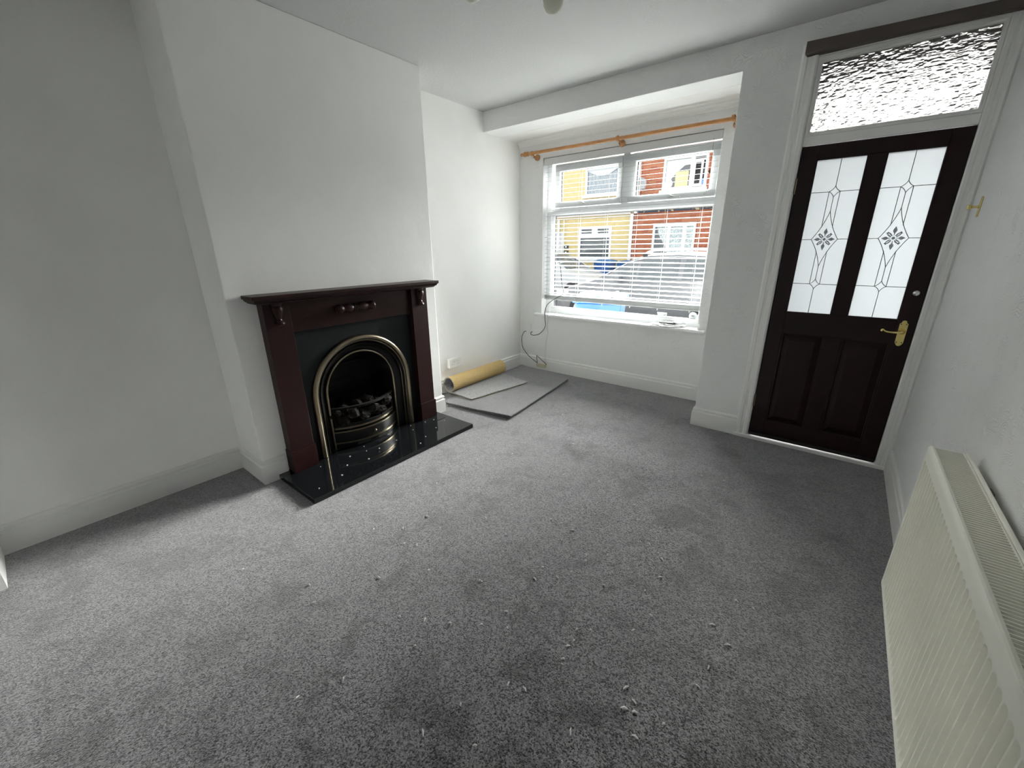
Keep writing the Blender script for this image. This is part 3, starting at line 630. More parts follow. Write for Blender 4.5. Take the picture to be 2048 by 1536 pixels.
# coals: each a lump of its own
def lump(r, seed, c, sq=(1, 1, .7)):
    m = MB(); rr = random.Random(seed); n, k = 6, 9; rows = []
    off = Vector((rr.uniform(0, 50), rr.uniform(0, 50), 0))
    for i in range(n+1):
        th = PI*i/n; row = []
        for j in range(k+1):
            ph = 2*PI*(j % k)/k; d = Vector((math.sin(th)*math.cos(ph), math.sin(th)*math.sin(ph), math.cos(th)))
            q = r*(1+.45*mnoise.noise(d*1.3+off)); row.append(Vector(c)+Vector((d.x*sq[0], d.y*sq[1], d.z*sq[2]))*q)
        rows.append(row)
    return m.grid(rows)
cpos = [(-2.665, 1.37, .262), (-2.645, 1.44, .300), (-2.64, 1.52, .268), (-2.632, 1.60, .300), (-2.64, 1.66, .262), (-2.655, 1.73, .318), (-2.70, 1.33, .310), (-2.74, 1.42, .312),
        (-2.73, 1.52, .325), (-2.74, 1.62, .330), (-2.72, 1.70, .300), (-2.82, 1.47, .295), (-2.82, 1.58, .300), (-2.69, 1.57, .255), (-2.76, 1.35, .262), (-2.80, 1.67, .262), (-2.86, 1.55, .262)]
cd = ['leftmost', 'large', 'rounded', 'pale topped', 'flat', 'upper', 'small', 'angular']
for i, c in enumerate(cpos):
    obj('coal', lump(.040+.008*R.random(), 30+i, (c[0], c[1], c[2]-.008), (1, 1, .85)), 'coal', label='grey brown coal lump lying in the fireplace grate', cat='coal', group='coals in the grate')

# debris on the hearth
m = MB()
for (px, py) in [(.96,-2.30),(1.13,-2.33),(1.22,-2.42),(1.30,-2.52),(1.42,-2.50),(1.45,-2.58),(1.50,-2.46),(1.58,-2.52),(1.36,-2.38),(1.66,-2.47),(1.86,-2.52),(1.90,-2.60),(2.02,-2.56),(2.00,-2.40),(2.10,-2.54),(2.14,-2.45),(1.84,-2.34),(1.74,-2.28),(1.10,-2.55)]:
    m.v, m.f = m.v, m.f; r = R.uniform(.003, .006); l = lump(r, R.randint(0, 999), (py, px, .034+r*.5)); m.add(l.v, l.f)
obj('hearth_crumbs', m, 'lint', label='scattered white crumbs on the black hearth slab', cat='debris', kind='stuff')
# lint on the carpet
m = MB()
for k in range(95):
    x, y = R.uniform(-2.1, .2), R.uniform(.35, 3.0)
    if k < 55: x, y = R.gauss(-.75, .45), R.gauss(1.0, .45)
    if x > .25 or y < .2 or x < -2.15: continue
    a = R.uniform(0, PI); L = R.uniform(.004, .011); dx, dy = L*math.cos(a), L*math.sin(a)
    m.tube([(x-dx, y-dy, .002), (x+R.uniform(-.002, .002), y+R.uniform(-.002, .002), .006), (x+dx, y+dy, .003)], [.0018, .0034, .0018], 5)
obj('carpet_lint', m, 'lint', label='bits of white fluff scattered over the grey carpet', cat='debris', kind='stuff')

# ================================================================== CARPET OFFCUTS
def lerp(a, b, t): return a+(b-a)*t
def quad_grid(A, B, C, D, z, th, nu=20, nv=26, seed=0):
    """A near-left, B near-right, C far-right, D far-left"""
    top, bot = [], []
    for i in range(nv+1):
        rt, rb = [], []
        for j in range(nu+1):
            u, v = j/nu, i/nv
            p = Vector(A)*(1-u)*(1-v)+Vector(B)*u*(1-v)+Vector(C)*u*v+Vector(D)*(1-u)*v
            e = .004*mnoise.noise(Vector((p.x*9, p.y*9, seed)))
            if j in (0, nu): p.x += .006*mnoise.noise(Vector((p.y*30, seed, 0)))
            if i in (0, nv): p.y += .006*mnoise.noise(Vector((p.x*30, seed, 3)))
            h = z(u, v)+e*.5
            rt.append((p.x, p.y, h+th)); rb.append((p.x, p.y, h))
        top.append(rt); bot.append(rb)
    return top, bot
off = thing('carpet_offcut', (-2.5, 3.1, 0), 'large grey carpet offcut folded double in the window corner', 'carpet offcut')
A, B, C, D = (-2.800, 2.46), (-2.060, 2.56), (-2.215, 3.78), (-2.995, 3.945)
obj('lower_layer', MB().sheet(*quad_grid((-2.78, 2.475), (-2.09, 2.555), (-2.235, 3.755), (-2.975, 3.925), lambda u, v: .0035, .010, seed=1)), 'carpet_offcut_pile', off, smooth=60)
obj('upper_layer', MB().sheet(*quad_grid(A, B, C, D, lambda u, v: .0165+.014*max(0, u-.45)*max(0, .7-v)*2, .0105, seed=2)), 'carpet_offcut_pile', off, smooth=60)
roll = thing('carpet_roll', (-2.95, 3.08, .03), 'rolled carpet offcut with yellow backing outside and grey flap', 'carpet roll')
cx_, Rr, zb_ = -2.945, .080, .034
def spiral(v, offs):
    """cross-section polyline; offs = distance towards the pile side"""
    pts = []; fx = lerp(-2.612, -2.490, v); n = 14
    for k in range(n): pts.append((lerp(fx, cx_, k/n), zb_+offs + .001*math.sin(k*1.3)))
    turns = 1.22; mm = 60
    for k in range(mm+1):
        a = -PI/2 - 2*PI*turns*k/mm; r = Rr - offs - .016*max(0, (k/mm*turns-.55))/.67
        pts.append((cx_+r*math.cos(a), zb_+Rr+r*math.sin(a)))
    return pts
def roll_sheet(o0, o1):
    top, bot = [], []; nv = 30
    for i in range(nv+1):
        v = i/nv; a, b = spiral(v, o0), spiral(v, o1); ra, rb = [], []
        for k, (p, q) in enumerate(zip(a, b)):
            e = .005*mnoise.noise(Vector((k*.15, 5, v*3))); t = max(0, 1-k/14)
            y = lerp(2.665, 3.490, v)*(1-t) + lerp(2.644, 3.389, v)*t
            ra.append((p[0], y+e, p[1])); rb.append((q[0], y+e, q[1]))
        top.append(ra); bot.append(rb)
    return MB().sheet(bot, top)
obj('backing', roll_sheet(0, .0025), 'hessian', roll, smooth=60)
obj('pile', roll_sheet(.0027, .0095), 'carpet_flap_pile', roll, smooth=60)

# ================================================================== SOCKET, CABLES
sk = thing('double_socket', (xL, 2.835, .245), 'white double power socket on the alcove wall above the carpet roll', 'socket')
obj('back_box', MB().box(xL, xL+.030, 2.757, 2.913, .252, .345), 'socket_white', sk, bevel=.003)
fp = obj('face_plate', MB().box(xL+.030, xL+.040, 2.755, 2.915, .250, .347), 'socket_white', sk, bevel=.004)
for c in (2.797, 2.873):
    for (dy, z, w, h) in ((0, .318, .004, .008), (-.011, .292, .007, .003), (.011, .292, .007, .003)):
        obj('pin_hole', MB().box(xL+.0395, xL+.0406, c+dy-w/2, c+dy+w/2, z-h/2-.004, z+h/2-.004), 'dark_slot', fp)
for c in (2.824, 2.846): obj('rocker_switch', MB().box(xL+.040, xL+.044, c-.007, c+.007, .306, .328), 'socket_white', fp, bevel=.001)
yw = yW-.006
obj('aerial_cable', MB().tube(crom([(-2.868, yW-.001, .447), (-2.876, yW-.02, .446), (-2.866, yW-.03, .420), (-2.818, yW-.024, .418), (-2.754, yW-.022, .440), (-2.693, yW-.022, .497), (-2.660, yW-.03, .557), (-2.650, yW-.055, .618), (-2.646, yW-.066, .668),
     (-2.652, yW-.060, .715), (-2.626, yW-.045, .803), (-2.530, yW-.035, .874), (-2.430, yW-.028, .938), (-2.454, yW-.028, 1.056), (-2.472, yW-.028, 1.211), (-2.492, yW-.022, 1.278), (-2.512, yW-.004, 1.290), (-2.53, yW+.004, 1.288)], 6), .0038, 8),
    'cable_black', smooth=60, label='black cable looping from the wall hole up over the window sill', cat='cable')
obj('socket_cable', MB().tube(crom([(-2.964, yW-.001, .446), (-2.976, yW-.018, .444), (-3.004, yW-.024, .400), (-3.014, yW-.026, .338), (-2.996, yW-.026, .241), (-2.918, yW-.026, .156), (-2.862, yW-.030, .124), (-2.790, yW-.036, .090), (-2.768, yW-.036, .080)], 6), .0036, 8),
    'cable_black', smooth=60, label='black cable curving down the corner to the cream junction box', cat='cable')
obj('phone_wire', MB().tube(crom([(-2.590, FY0-.02, .692), (-2.589, yW-.050, .697), (-2.610, yW-.062, .680), (-2.628, yW-.030, .640), (-2.648, yW-.008, .516), (-2.636, yW-.006, .466), (-2.660, yW-.006, .374), (-2.669, yW-.008, .239), (-2.660, yW-.026, .150), (-2.658, yW-.030, .085)], 6), .0022, 6),
    'cable_white', smooth=60, label='thin white wire running down below the window sill', cat='cable')
jb = thing('junction_box', (-2.715, yW-.05, .03), 'small cream junction box fixed to the baseboard below the window', 'junction box')
obj('box_body', MB().box(-2.782, -2.648, yW-.046, yW-.018, .032, .078), 'cream_plastic', jb, bevel=.006)
obj('wire_loop', MB().tube(crom([(-2.768, yW-.036, .078), (-2.770, yW-.04, .120), (-2.776, yW-.04, .168), (-2.770, yW-.04, .172), (-2.70, yW-.04, .128), (-2.640, yW-.04, .088), (-2.635, yW-.034, .078)], 3), .0034, 8), 'cable_black', jb, smooth=60)

# ================================================================== PAPERS ON THE SILL
SZ = .690
def paper(name, c, w, d, rz, z, mname, label, cat, curl=0.0, th=.0015, tilt=0.0):
    top, bot = [], []; n = 8
    for i in range(n+1):
        a, b = [], []
        for j in range(n+1):
            u, v = (j/n-.5)*w, (i/n-.5)*d
            h = curl*((2*j/n-1)**2)*.5 + curl*.4*mnoise.noise(Vector((u*20, v*20, z*90))) + tilt*(i/n)
            x = c[0]+u*math.cos(rz)-v*math.sin(rz); y = c[1]+u*math.sin(rz)+v*math.cos(rz)
            a.append((x, y, z+max(0, h)+th)); b.append((x, y, z+max(0, h)))
        top.append(a); bot.append(b)
    return obj(name, MB().sheet(top, bot), mname, label=label, cat=cat)
paper('envelope', (-1.300, 4.022), .24, .115, .06, SZ+.0005, 'paper', 'large white envelope at the bottom of the sill pile', 'envelope', 0, .003)
paper('letter', (-1.115, 4.010), .16, .10, -.30, SZ+.0005, 'paper', 'white letter lying at the right end of the sill pile', 'paper', .004)
paper('leaflet', (-1.230, 4.000), .20, .10, .25, SZ+.008, 'paper_print', 'printed leaflet in the middle of the sill pile', 'leaflet', .006)
paper('envelope', (-1.360, 4.020), .15, .09, -.18, SZ+.012, 'paper', 'white envelope sticking out left of the sill pile', 'envelope', .005)
paper('letter', (-1.190, 4.025), .18, .09, .12, SZ+.016, 'paper', 'white curled letter under the black phone', 'paper', .010)
paper('black_phone', (-1.270, 4.030), .15, .060, .10, SZ+.028, 'black_plastic', 'flat black phone lying on the papers on the sill', 'phone', 0, .009)
paper('receipt', (-1.185, 4.045), .07, .07, .6, SZ+.036, 'paper', 'crumpled white receipt on top beside the black phone', 'paper', .014)
paper('receipt', (-1.225, 3.975), .05, .045, .7, SZ+.006, 'paper', 'small white folded slip hanging at the sill front edge', 'paper', .006)
obj('window_sticker', MB().box(-1.412, -1.318, FY0+.024, FY0+.027, .770, .800), 'paper_print', label='small rectangular white sticker low on the window pane', cat='sticker')
obj('round_sticker', MB().lathe([(0, 0), (.037, 0), (.037, .003), (0, .003)], (-1.070, FY0+.024, .790), 'y', 24), 'curtain_white', label='round pale green sticker in the corner of the window pane', cat='sticker')
rs_ = bpy.data.objects['round_sticker']
obj('sticker_print', MB().box(-1.082, -1.058, FY0+.0228, FY0+.0238, .785, .797), 'etched_grey', rs_)

# ================================================================== RADIATOR
rad = thing('radiator', (.39, 1.2, .17), 'cream double panel radiator with fluted front on the right wall', 'radiator')
RX, RY0, RY1, RZ0, RZ1 = .338, .42, 1.888, .172, .770
PT = .0334; nfl = int((RY1-RY0-.03)/PT); fy0 = RY1-.016-nfl*PT
def flute_depth(y, z):
    u = (y-fy0)/PT
    if u < 0 or u > nfl: return 0.0
    dy = abs((u % 1)-.5)*PT; hw = .0136; z0, z1 = RZ0+.022+hw, RZ1-.050-hw
    dz = 0 if z0 <= z <= z1 else (z-z1 if z > z1 else z0-z)
    d = hw - math.hypot(dy, dz)
    t = max(0, min(1, d/.0030+.05)); return .019*t*t*(3-2*t)
ys = [RY0, RY0+.004]; k = 0
ys += [fy0 + i*PT/12 for i in range(nfl*12+1)] + [RY1-.004, RY1]
zs = [RZ0, RZ0+.010, RZ0+.018, RZ0+.022, RZ0+.0245, RZ0+.027, RZ0+.030, RZ0+.034, RZ0+.04] + [lerp(RZ0+.07, RZ1-.09, i/5) for i in range(6)] + [RZ1-.068, RZ1-.064, RZ1-.060, RZ1-.057, RZ1-.054, RZ1-.0515, RZ1-.049, RZ1-.040, RZ1-.02, RZ1-.008]
rows = [[(RX+flute_depth(y, z), y, z) for y in ys] for z in zs]
rows.append([(RX+.003, y, RZ1-.002) for y in ys]); rows.append([(RX+.008, y, RZ1) for y in ys]); rows.append([(RX+.013, y, RZ1-.002) for y in ys]); rows.append([(RX+.014, y, RZ1-.02) for y in ys])
rows.insert(0, [(RX+.014, y, RZ0+.002) for y in ys])
obj('front_panel', MB().grid(rows), 'radiator', rad, smooth=35)
obj('panel_back', MB().box(RX+.012, RX+.016, RY0, RY1, RZ0+.002, RZ1-.012), 'radiator', rad)
obj('back_panel', MB().box(RX+.088, RX+.100, RY0, RY1, RZ0, RZ1), 'radiator', rad, bevel=.004)
obj('top_lip', MB().box(RX+.012, RX+.0165, RY0, RY1, RZ1-.010, RZ1-.003).box(RX+.083, RX+.087, RY0, RY1, RZ1-.010, RZ1-.003), 'radiator', rad, bevel=.002)
obj('end_panel', MB().box(RX+.012, RX+.090, RY1-.004, RY1, RZ0+.02, RZ1-.004), 'radiator', rad, bevel=.001)
obj('end_panel', MB().box(RX+.012, RX+.090, RY0, RY0+.004, RZ0+.02, RZ1-.004), 'radiator', rad, bevel=.001)
f0 = obj('grille_fin', MB().add([(RX+.015, 0, RZ1-.030), (RX+.086, 0, RZ1-.030), (RX+.086, .0055, RZ1-.004), (RX+.015, .0055, RZ1-.004), (RX+.015, .0015, RZ1-.030), (RX+.086, .0015, RZ1-.030), (RX+.086, .0085, RZ1-.004), (RX+.015, .0085, RZ1-.004)],
     [(0, 3, 2, 1), (4, 5, 6, 7), (0, 1, 5, 4), (1, 2, 6, 5), (2, 3, 7, 6), (3, 0, 4, 7)]), 'radiator', rad)
fb_ = wloc(f0); nf = int((RY1-RY0-.02)/.0122)
f0.location.y += RY1-.016; fb_ = wloc(f0)
for i in range(1, nf): copy_part(f0, 'grille_fin', rad, fb_ - Vector((0, i*.0122, 0)))
zig = []
nz = int((RY1-RY0-.06)/.02)
for i in range(nz+1): zig.append((RX+.030 if i % 2 else RX+.072, RY0+.03+i*.02))
obj('convector', MB().sheet([[(x, y, RZ1-.06) for x, y in zig], [(x+.002, y+.001, RZ1-.06) for x, y in zig]], [[(x, y, RZ0+.06) for x, y in zig], [(x+.002, y+.001, RZ0+.06) for x, y in zig]]), 'radiator_inside_shaded', rad)
for y in (.62, 1.68): obj('wall_bracket', MB().box(RX+.098, xR-.001, y-.02, y+.02, RZ0+.05, RZ1-.03), 'radiator_inside_shaded', rad)
obj('tail_pipe', MB().tube([(RX+.05, RY0+.03, RZ0+.03), (RX+.05, RY0-.04, RZ0+.03), (RX+.05, RY0-.05, RZ0+.02), (RX+.05, RY0-.05, .0)], .0075, 10), 'chrome', rad, smooth=50)

# ================================================================== CEILING LIGHT
LX, LY_ = -1.300, 1.722
cl = thing('ceiling_light', (LX, LY_, zC), 'chrome multi arm ceiling light with pale glass globes, unlit', 'ceiling light')
obj('ceiling_rose', MB().lathe([(0, 0), (.065, 0), (.065, -.012), (.045, -.026), (.014, -.032), (.012, -.055), (.022, -.066), (.018, -.085), (0, -.09)], (LX, LY_, zC), 'z', 24), 'chrome', cl, smooth=40)
for k in range(3):
    a = math.atan2(1.937-LY_, -1.280-LX)+k*2*PI/3; gx, gy_ = LX+.216*math.cos(a), LY_+.216*math.sin(a); dx, dy = gx-LX, gy_-LY_
    arm = obj('arm', MB().tube(crom([(LX, LY_, zC-.070), (LX+dx*.4, LY_+dy*.4, zC-.050), (LX+dx*.85, LY_+dy*.85, zC-.055), (gx, gy_, zC-.085)], 6), .006, 10), 'chrome', cl, smooth=60)
    obj('lamp_cup', MB().lathe([(0, .045), (.010, .042), (.022, .030), (.028, .010), (.028, -.010), (.022, -.030), (.010, -.040), (0, -.042)], (gx-.012*math.cos(a), gy_-.012*math.sin(a), zC-.115), 'z', 24), 'chrome', arm, smooth=40)
    obj('glass_globe', MB().lathe([(.026, 0), (.036, -.012), (.044, -.034), (.047, -.060), (.044, -.085), (.034, -.104), (.018, -.115), (0, -.118)], (gx, gy_, zC-.112), 'z', 28), 'bulb_glass', arm, smooth=60)

# ================================================================== STREET OUTSIDE
def SS(name, mb, m, label, cat): return obj(name, mb, m, label=label, cat=cat, kind='structure')
SS('pavement_near', MB().box(-30, 22, yD+.25, 8.0, GZ-.2, GZ), 'paving', 'pale paved forecourt and footpath outside the window', 'pavement')
SS('road', MB().box(-30, 22, 8.12, 13.1, RZ-.1, RZ), 'tarmac', 'grey tarmac road between the houses', 'road')
SS('pavement_far', MB().box(-30, 22, 13.22, 22, GZ-.2, GZ), 'paving', 'paved footpath in front of the houses opposite', 'pavement')
SS('kerb_near', MB().box(-30, 22, 8.0, 8.12, RZ-.1, GZ+.005), 'kerb_stone', 'stone kerb on the near side of the road', 'kerb')
SS('kerb_far', MB().box(-30, 22, 13.1, 13.22, RZ-.1, GZ+.005), 'kerb_stone', 'stone kerb on the far side of the road', 'kerb')
SS('door_canopy', MB().prism([(yD+.25, 2.72), (yD+.95, 2.66), (yD+.95, 2.60), (yD+.25, 2.60)], 'x', xL-.1, .8), 'house_white', 'white canopy over the bay window and front door outside', 'canopy')

def house_window(parent, x0, x1, z0, z1, name='window'):
    f = obj(name, MB().ring((x0, x1, z0, z1), (x0+.07, x1-.07, z0+.07, z1-.07), 'y', FY-.02, FY+.07), 'house_white', parent)
    obj('sill', MB().box(x0-.06, x1+.06, FY-.09, FY+.02, z0-.08, z0), 'house_white', f)
    return f
# cream painted house
ch = thing('cream_house', (-10.5, FY, GZ), 'cream painted brick terraced house with white window frames opposite', 'house')
def wall_with_holes(x0, x1, z0, z1, holes, y0, y1):
    m = MB(); xs = sorted({x0, x1} | {h[0] for h in holes} | {h[1] for h in holes}); zs_ = sorted({z0, z1} | {h[2] for h in holes} | {h[3] for h in holes})
    for i in range(len(xs)-1):
        for k in range(len(zs_)-1):
            cx, cz = (xs[i]+xs[i+1])/2, (zs_[k]+zs_[k+1])/2
            if any(h[0] < cx < h[1] and h[2] < cz < h[3] for h in holes): continue
            m.box(xs[i], xs[i+1], y0, y1, zs_[k], zs_[k+1])
    return m
CG, CU, CD = (-8.53, -7.14, .96, 2.14), (-8.32, -6.91, 3.215, 4.155), (-10.15, -9.24, GZ, 1.98)
obj('front_wall', wall_with_holes(-16, -6.43, GZ, 5.9, [CG, CU, CD], FY, FY+.25), 'cream_brick', ch)
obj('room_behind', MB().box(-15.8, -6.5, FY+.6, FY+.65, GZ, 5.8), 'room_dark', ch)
w = house_window(ch, *CG)
obj('transom', MB().box(CG[0]+.07, CG[1]-.07, FY-.02, FY+.06, 1.72, 1.84), 'house_white', w)
obj('mullion', MB().box(-7.90, -7.76, FY-.02, FY+.06, 1.84, 2.07), 'house_white', w)
for a, b in ((-8.46, -7.90), (-7.76, -7.21)): obj('vent_sash', MB().ring((a, b, 1.84, 2.07), (a+.05, b-.05, 1.88, 2.04), 'y', FY-.03, FY+.04), 'house_white', w)
obj('pane', MB().box(CG[0]+.06, CG[1]-.06, FY+.045, FY+.05, CG[2]+.06, CG[3]-.06), 'car_glass', w)
w = house_window(ch, *CU)
obj('pane', MB().box(CU[0]+.06, CU[1]-.06, FY+.05, FY+.055, CU[2]+.06, CU[3]-.06), 'blind_slatted', w)
for i in range(22): obj('blind_vane', MB().box(CU[0]+.12+i*.056, CU[0]+.12+i*.056+.020, FY+.035, FY+.049, CU[2]+.09, CU[3]-.12-.16*abs(math.sin(i/21*PI))), 'curtain_white', w)
obj('swag_blind', MB().prism([(CU[0]+.08, CU[3]-.07)] + [(CU[0]+.08+(CU[1]-CU[0]-.22)*k/14, CU[3]-.10-.20*math.sin(PI*k/14)) for k in range(15)] + [(CU[1]-.14, CU[3]-.07)], 'y', FY+.015, FY+.033), 'curtain_white', w)
obj('string_course', MB().box(-16, -6.43, FY-.10, FY, 2.57, 2.64).box(-16, -6.43, FY-.06, FY, 2.50, 2.57).box(-16, -6.43, FY-.03, FY, 2.43, 2.46), 'stone_band', ch)
dr = obj('front_door', MB().box(-10.08, -9.31, FY+.06, FY+.10, GZ, 1.92), 'house_white', ch)
obj('door_frame', MB().ring((-10.15, -9.24, GZ-.1, 1.98), (-10.08, -9.31, GZ-.05, 1.92), 'y', FY-.02, FY+.08), 'house_white', dr)
obj('corner_pipe', MB().tube([(-9.42+.0, FY-.06, GZ), (-9.42, FY-.06, 2.45)], .045, 10).tube([(-9.18, FY-.05, GZ), (-9.18, FY-.05, 2.45)], .02, 8), 'house_white', ch, smooth=50)
for z in (1.40, 1.19): 
    nb = obj('meter_box', MB().box(-9.16, -8.97, FY-.05, FY, z-.07, z+.07), 'dark_slot', ch)
    obj('box_label', MB().box(-9.10, -9.03, FY-.053, FY-.05, z-.02, z+.03), 'paper', nb)
obj('roof', MB().prism([(FY-.25, 5.85), (FY+4.5, 8.6), (FY+9, 5.85)], 'x', -16, -6.43), 'roof_slate', ch)
# red brick house
rh = thing('red_brick_house', (-4.2, FY, GZ), 'red brick terraced house with peeling blue fascia opposite', 'house')
RG, RU = (-5.58, -4.156, .93, 2.095), (-5.41, -4.03, 3.17, 4.135)
RX1 = -2.6
obj('front_wall', wall_with_holes(-6.43, RX1, GZ, 5.9, [RG, RU], FY+.012, FY+.25), 'mortar', rh)
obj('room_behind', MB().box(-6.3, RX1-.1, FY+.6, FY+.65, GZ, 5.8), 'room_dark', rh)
obj('party_pipe', MB().tube([(-6.36, FY-.07, GZ), (-6.36, FY-.07, 2.5)], .06, 12), 'house_white', rh, smooth=50)
obj('party_pipe', MB().tube([(-6.24, FY-.06, 2.5), (-6.24, FY-.06, 5.8)], .06, 12), 'house_white', rh, smooth=50)
rest = MB(); protos = {}; placed = 0
bl_, bh_, pit, crs = .214, .063, .225, .0745
cells = []
for r in range(int((5.85-GZ)/crs)):
    z = GZ+.005+r*crs; s0 = 0 if r % 2 else pit/2
    if 2.50 < z+.03 < 2.69: continue
    for c in range(-1, int((RX1+6.43)/pit)+1):
        x = -6.43+s0+c*pit+.005; x1 = x+bl_
        if x < -6.425: x = -6.425
        if x1 > RX1: x1 = RX1
        for h in (RG, RU):
            if z < h[3]+.001 and z+bh_ > h[2]-.085:
                if x < h[0] < x1: x1 = h[0]-.004
                if x < h[1] < x1: x = h[1]+.004
                if x >= h[0]-.001 and x1 <= h[1]+.001: x1 = x
        if x1-x < .03: continue
        cells.append((x, x1, z))
vis = [c for c in cells if 1.0 < c[2] < 4.25 and c[0] > -6.3 and c[1] < -3.5]
vis_full = [c for c in vis if abs(c[1]-c[0]-bl_) < .001][:300]; vs_ = set(vis_full)
for (x, x1, z) in vis_full:
    i = R.randrange(4)
    if i not in protos:
        protos[i] = obj('brick', MB().box(x, x1, FY-.002+.002*i, FY+.02, z, z+bh_), 'brick_red_%d' % i, rh)
    else: copy_part(protos[i], 'brick', rh, Vector(((x+x1)/2, wloc(protos[i]).y, z)))
for i in range(4):
    m = MB()
    for k, c in enumerate(cells):
        if c in vs_ or k % 4 != i: continue
        m.box(c[0], c[1], FY, FY+.02, c[2], c[2]+bh_)
    obj('brickwork', m, 'brick_red_%d' % i, rh, kind='stuff')
obj('fascia', MB().box(-6.36, RX1, FY-.10, FY+.02, 2.56, 2.67).box(-6.36, RX1, FY-.05, FY+.02, 2.51, 2.56), 'fascia_blue', rh)
w = house_window(rh, *RG)
for x in (-5.03, -4.51): obj('mullion', MB().box(x-.06, x+.06, FY-.02, FY+.06, RG[2]+.07, RG[3]-.07), 'house_white', w)
obj('pane', MB().box(RG[0]+.06, RG[1]-.06, FY+.045, FY+.05, RG[2]+.06, RG[3]-.06), 'car_glass', w)
obj('lace_curtain', MB().prism([(-5.46, 2.03), (-4.22, 2.03), (-4.22, .99), (-5.06, .99), (-5.08, 1.30), (-5.20, 1.52), (-5.36, 1.74)], 'y', FY+.025, FY+.04), 'curtain_net', w)
w = house_window(rh, *RU)
obj('mullion', MB().box(-4.55, -4.43, FY-.02, FY+.06, RU[2]+.07, RU[3]-.07), 'house_white', w)
obj('transom', MB().box(-4.43, RU[1]-.07, FY-.02, FY+.06, 3.95, 4.0), 'house_white', w)
obj('open_casement', MB().ring((-4.44, -4.14, 3.20, 3.97), (-4.37, -4.20, 3.28, 3.89), 'y', FY-.10, FY-.06), 'house_white', w)
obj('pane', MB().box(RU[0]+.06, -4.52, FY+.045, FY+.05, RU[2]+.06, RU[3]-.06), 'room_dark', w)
obj('draped_curtain', MB().prism([(-5.33, 4.06), (-4.57, 4.06), (-4.57, 3.90), (-4.75, 3.86), (-4.95, 3.70), (-5.15, 3.50), (-5.33, 3.40)], 'y', FY+.03, FY+.044), 'curtain_white', w)
obj('yellow_board', MB().box(-5.01, -4.594, FY+.02, FY+.044, 3.24, 3.70), 'board_yellow', w)
obj('round_plate', MB().lathe([(0, 0), (.14, 0), (.14, .015), (0, .015)], (-5.22, FY+.022, 3.36), 'y', 20), 'curtain_white', w)
obj('blue_cloth', MB().box(-4.17, -4.10, FY-.05, FY-.02, 3.25, 3.42), 'blue_cloth', w)
obj('roof', MB().prism([(FY-.25, 5.85), (FY+4.5, 8.6), (FY+9, 5.85)], 'x', -6.43, RX1), 'roof_slate', rh)
sd = thing('satellite_dish', (-6.02, FY-.02, 3.3), 'grey satellite dish on the red brick wall beside the downpipe', 'satellite dish')
obj('dish', MB().lathe([(0, .05), (.10, .04), (.20, 0), (.205, .008), (.10, .05), (0, .062)], (-6.05, FY-.30, 3.40), 'y', 20), 'dish_grey', sd, smooth=40)
obj('dish_arm', MB().tube([(-6.02, FY-.01, 3.28), (-6.02, FY-.20, 3.28), (-6.05, FY-.26, 3.38)], .02, 8).tube([(-6.05, FY-.27, 3.22), (-5.85, FY-.50, 3.25)], .012, 6), 'dish_grey', sd)
obj('receiver', MB().box(-5.90, -5.80, FY-.55, FY-.45, 3.22, 3.30), 'dish_grey', sd)

# wheelie bins
def wheelie_bin(x, y, h, lab, rz=0.0):
    t = thing('wheelie_bin', (x, y, GZ), lab, 'wheelie bin', 'blue wheelie bins')
    w, d = .58, .70; b, tp = .40, 1.0
    def L(s, z): return [(x-w/2*s, y-d/2*s, z), (x+w/2*s, y-d/2*s, z), (x+w/2*s, y+d/2*s, z), (x-w/2*s, y+d/2*s, z)]
    a, c = L(.80, GZ+.06), L(.97, GZ+h-.08)
    obj('bin_body', MB().add(a+c, [(3, 2, 1, 0), (4, 5, 6, 7), (0, 1, 5, 4), (1, 2, 6, 5), (2, 3, 7, 6), (3, 0, 4, 7)]), 'bin_blue', t, bevel=.02)
    z = GZ+h-.08
    lid = obj('lid', MB().prism([(y-d/2-.03, z), (y+d/2+.02, z), (y+d/2+.02, z+.06), (y+.1, z+.08), (y-d/2+.05, z+.055), (y-d/2-.03, z+.03)], 'x', x-w/2-.02, x+w/2+.02), 'bin_lid_blue', t, bevel=.015)
    for k in (-.16, 0, .16): obj('lid_rib', MB().box(x+k-.02, x+k+.02, y-d/2+.05, y+d/2-.05, z+.065, z+.088), 'bin_lid_blue', lid, bevel=.006)
    obj('handle', MB().tube([(x-w/2+.05, y+d/2+.02, z+.03), (x-w/2+.05, y+d/2+.09, z+.04), (x+w/2-.05, y+d/2+.09, z+.04), (x+w/2-.05, y+d/2+.02, z+.03)], .016, 8), 'bin_blue', t)
    for s in (-1, 1): obj('wheel', MB().lathe([(0, -.03), (.10, -.03), (.10, .03), (0, .03)], (x+s*(w/2-.06), y+d/2-.04, GZ+.10), 'x', 16), 'tyre', t)
    t.rotation_euler.z = rz
wheelie_bin(-2.42, 4.92, 1.0, 'blue wheelie bin standing close outside the bay window', math.radians(18))
wheelie_bin(-6.92, 14.15, 1.10, 'blue wheelie bin against the cream house under its window')
wheelie_bin(-6.08, 14.25, 1.07, 'blue wheelie bin in front of the downpipe by the red brick house')

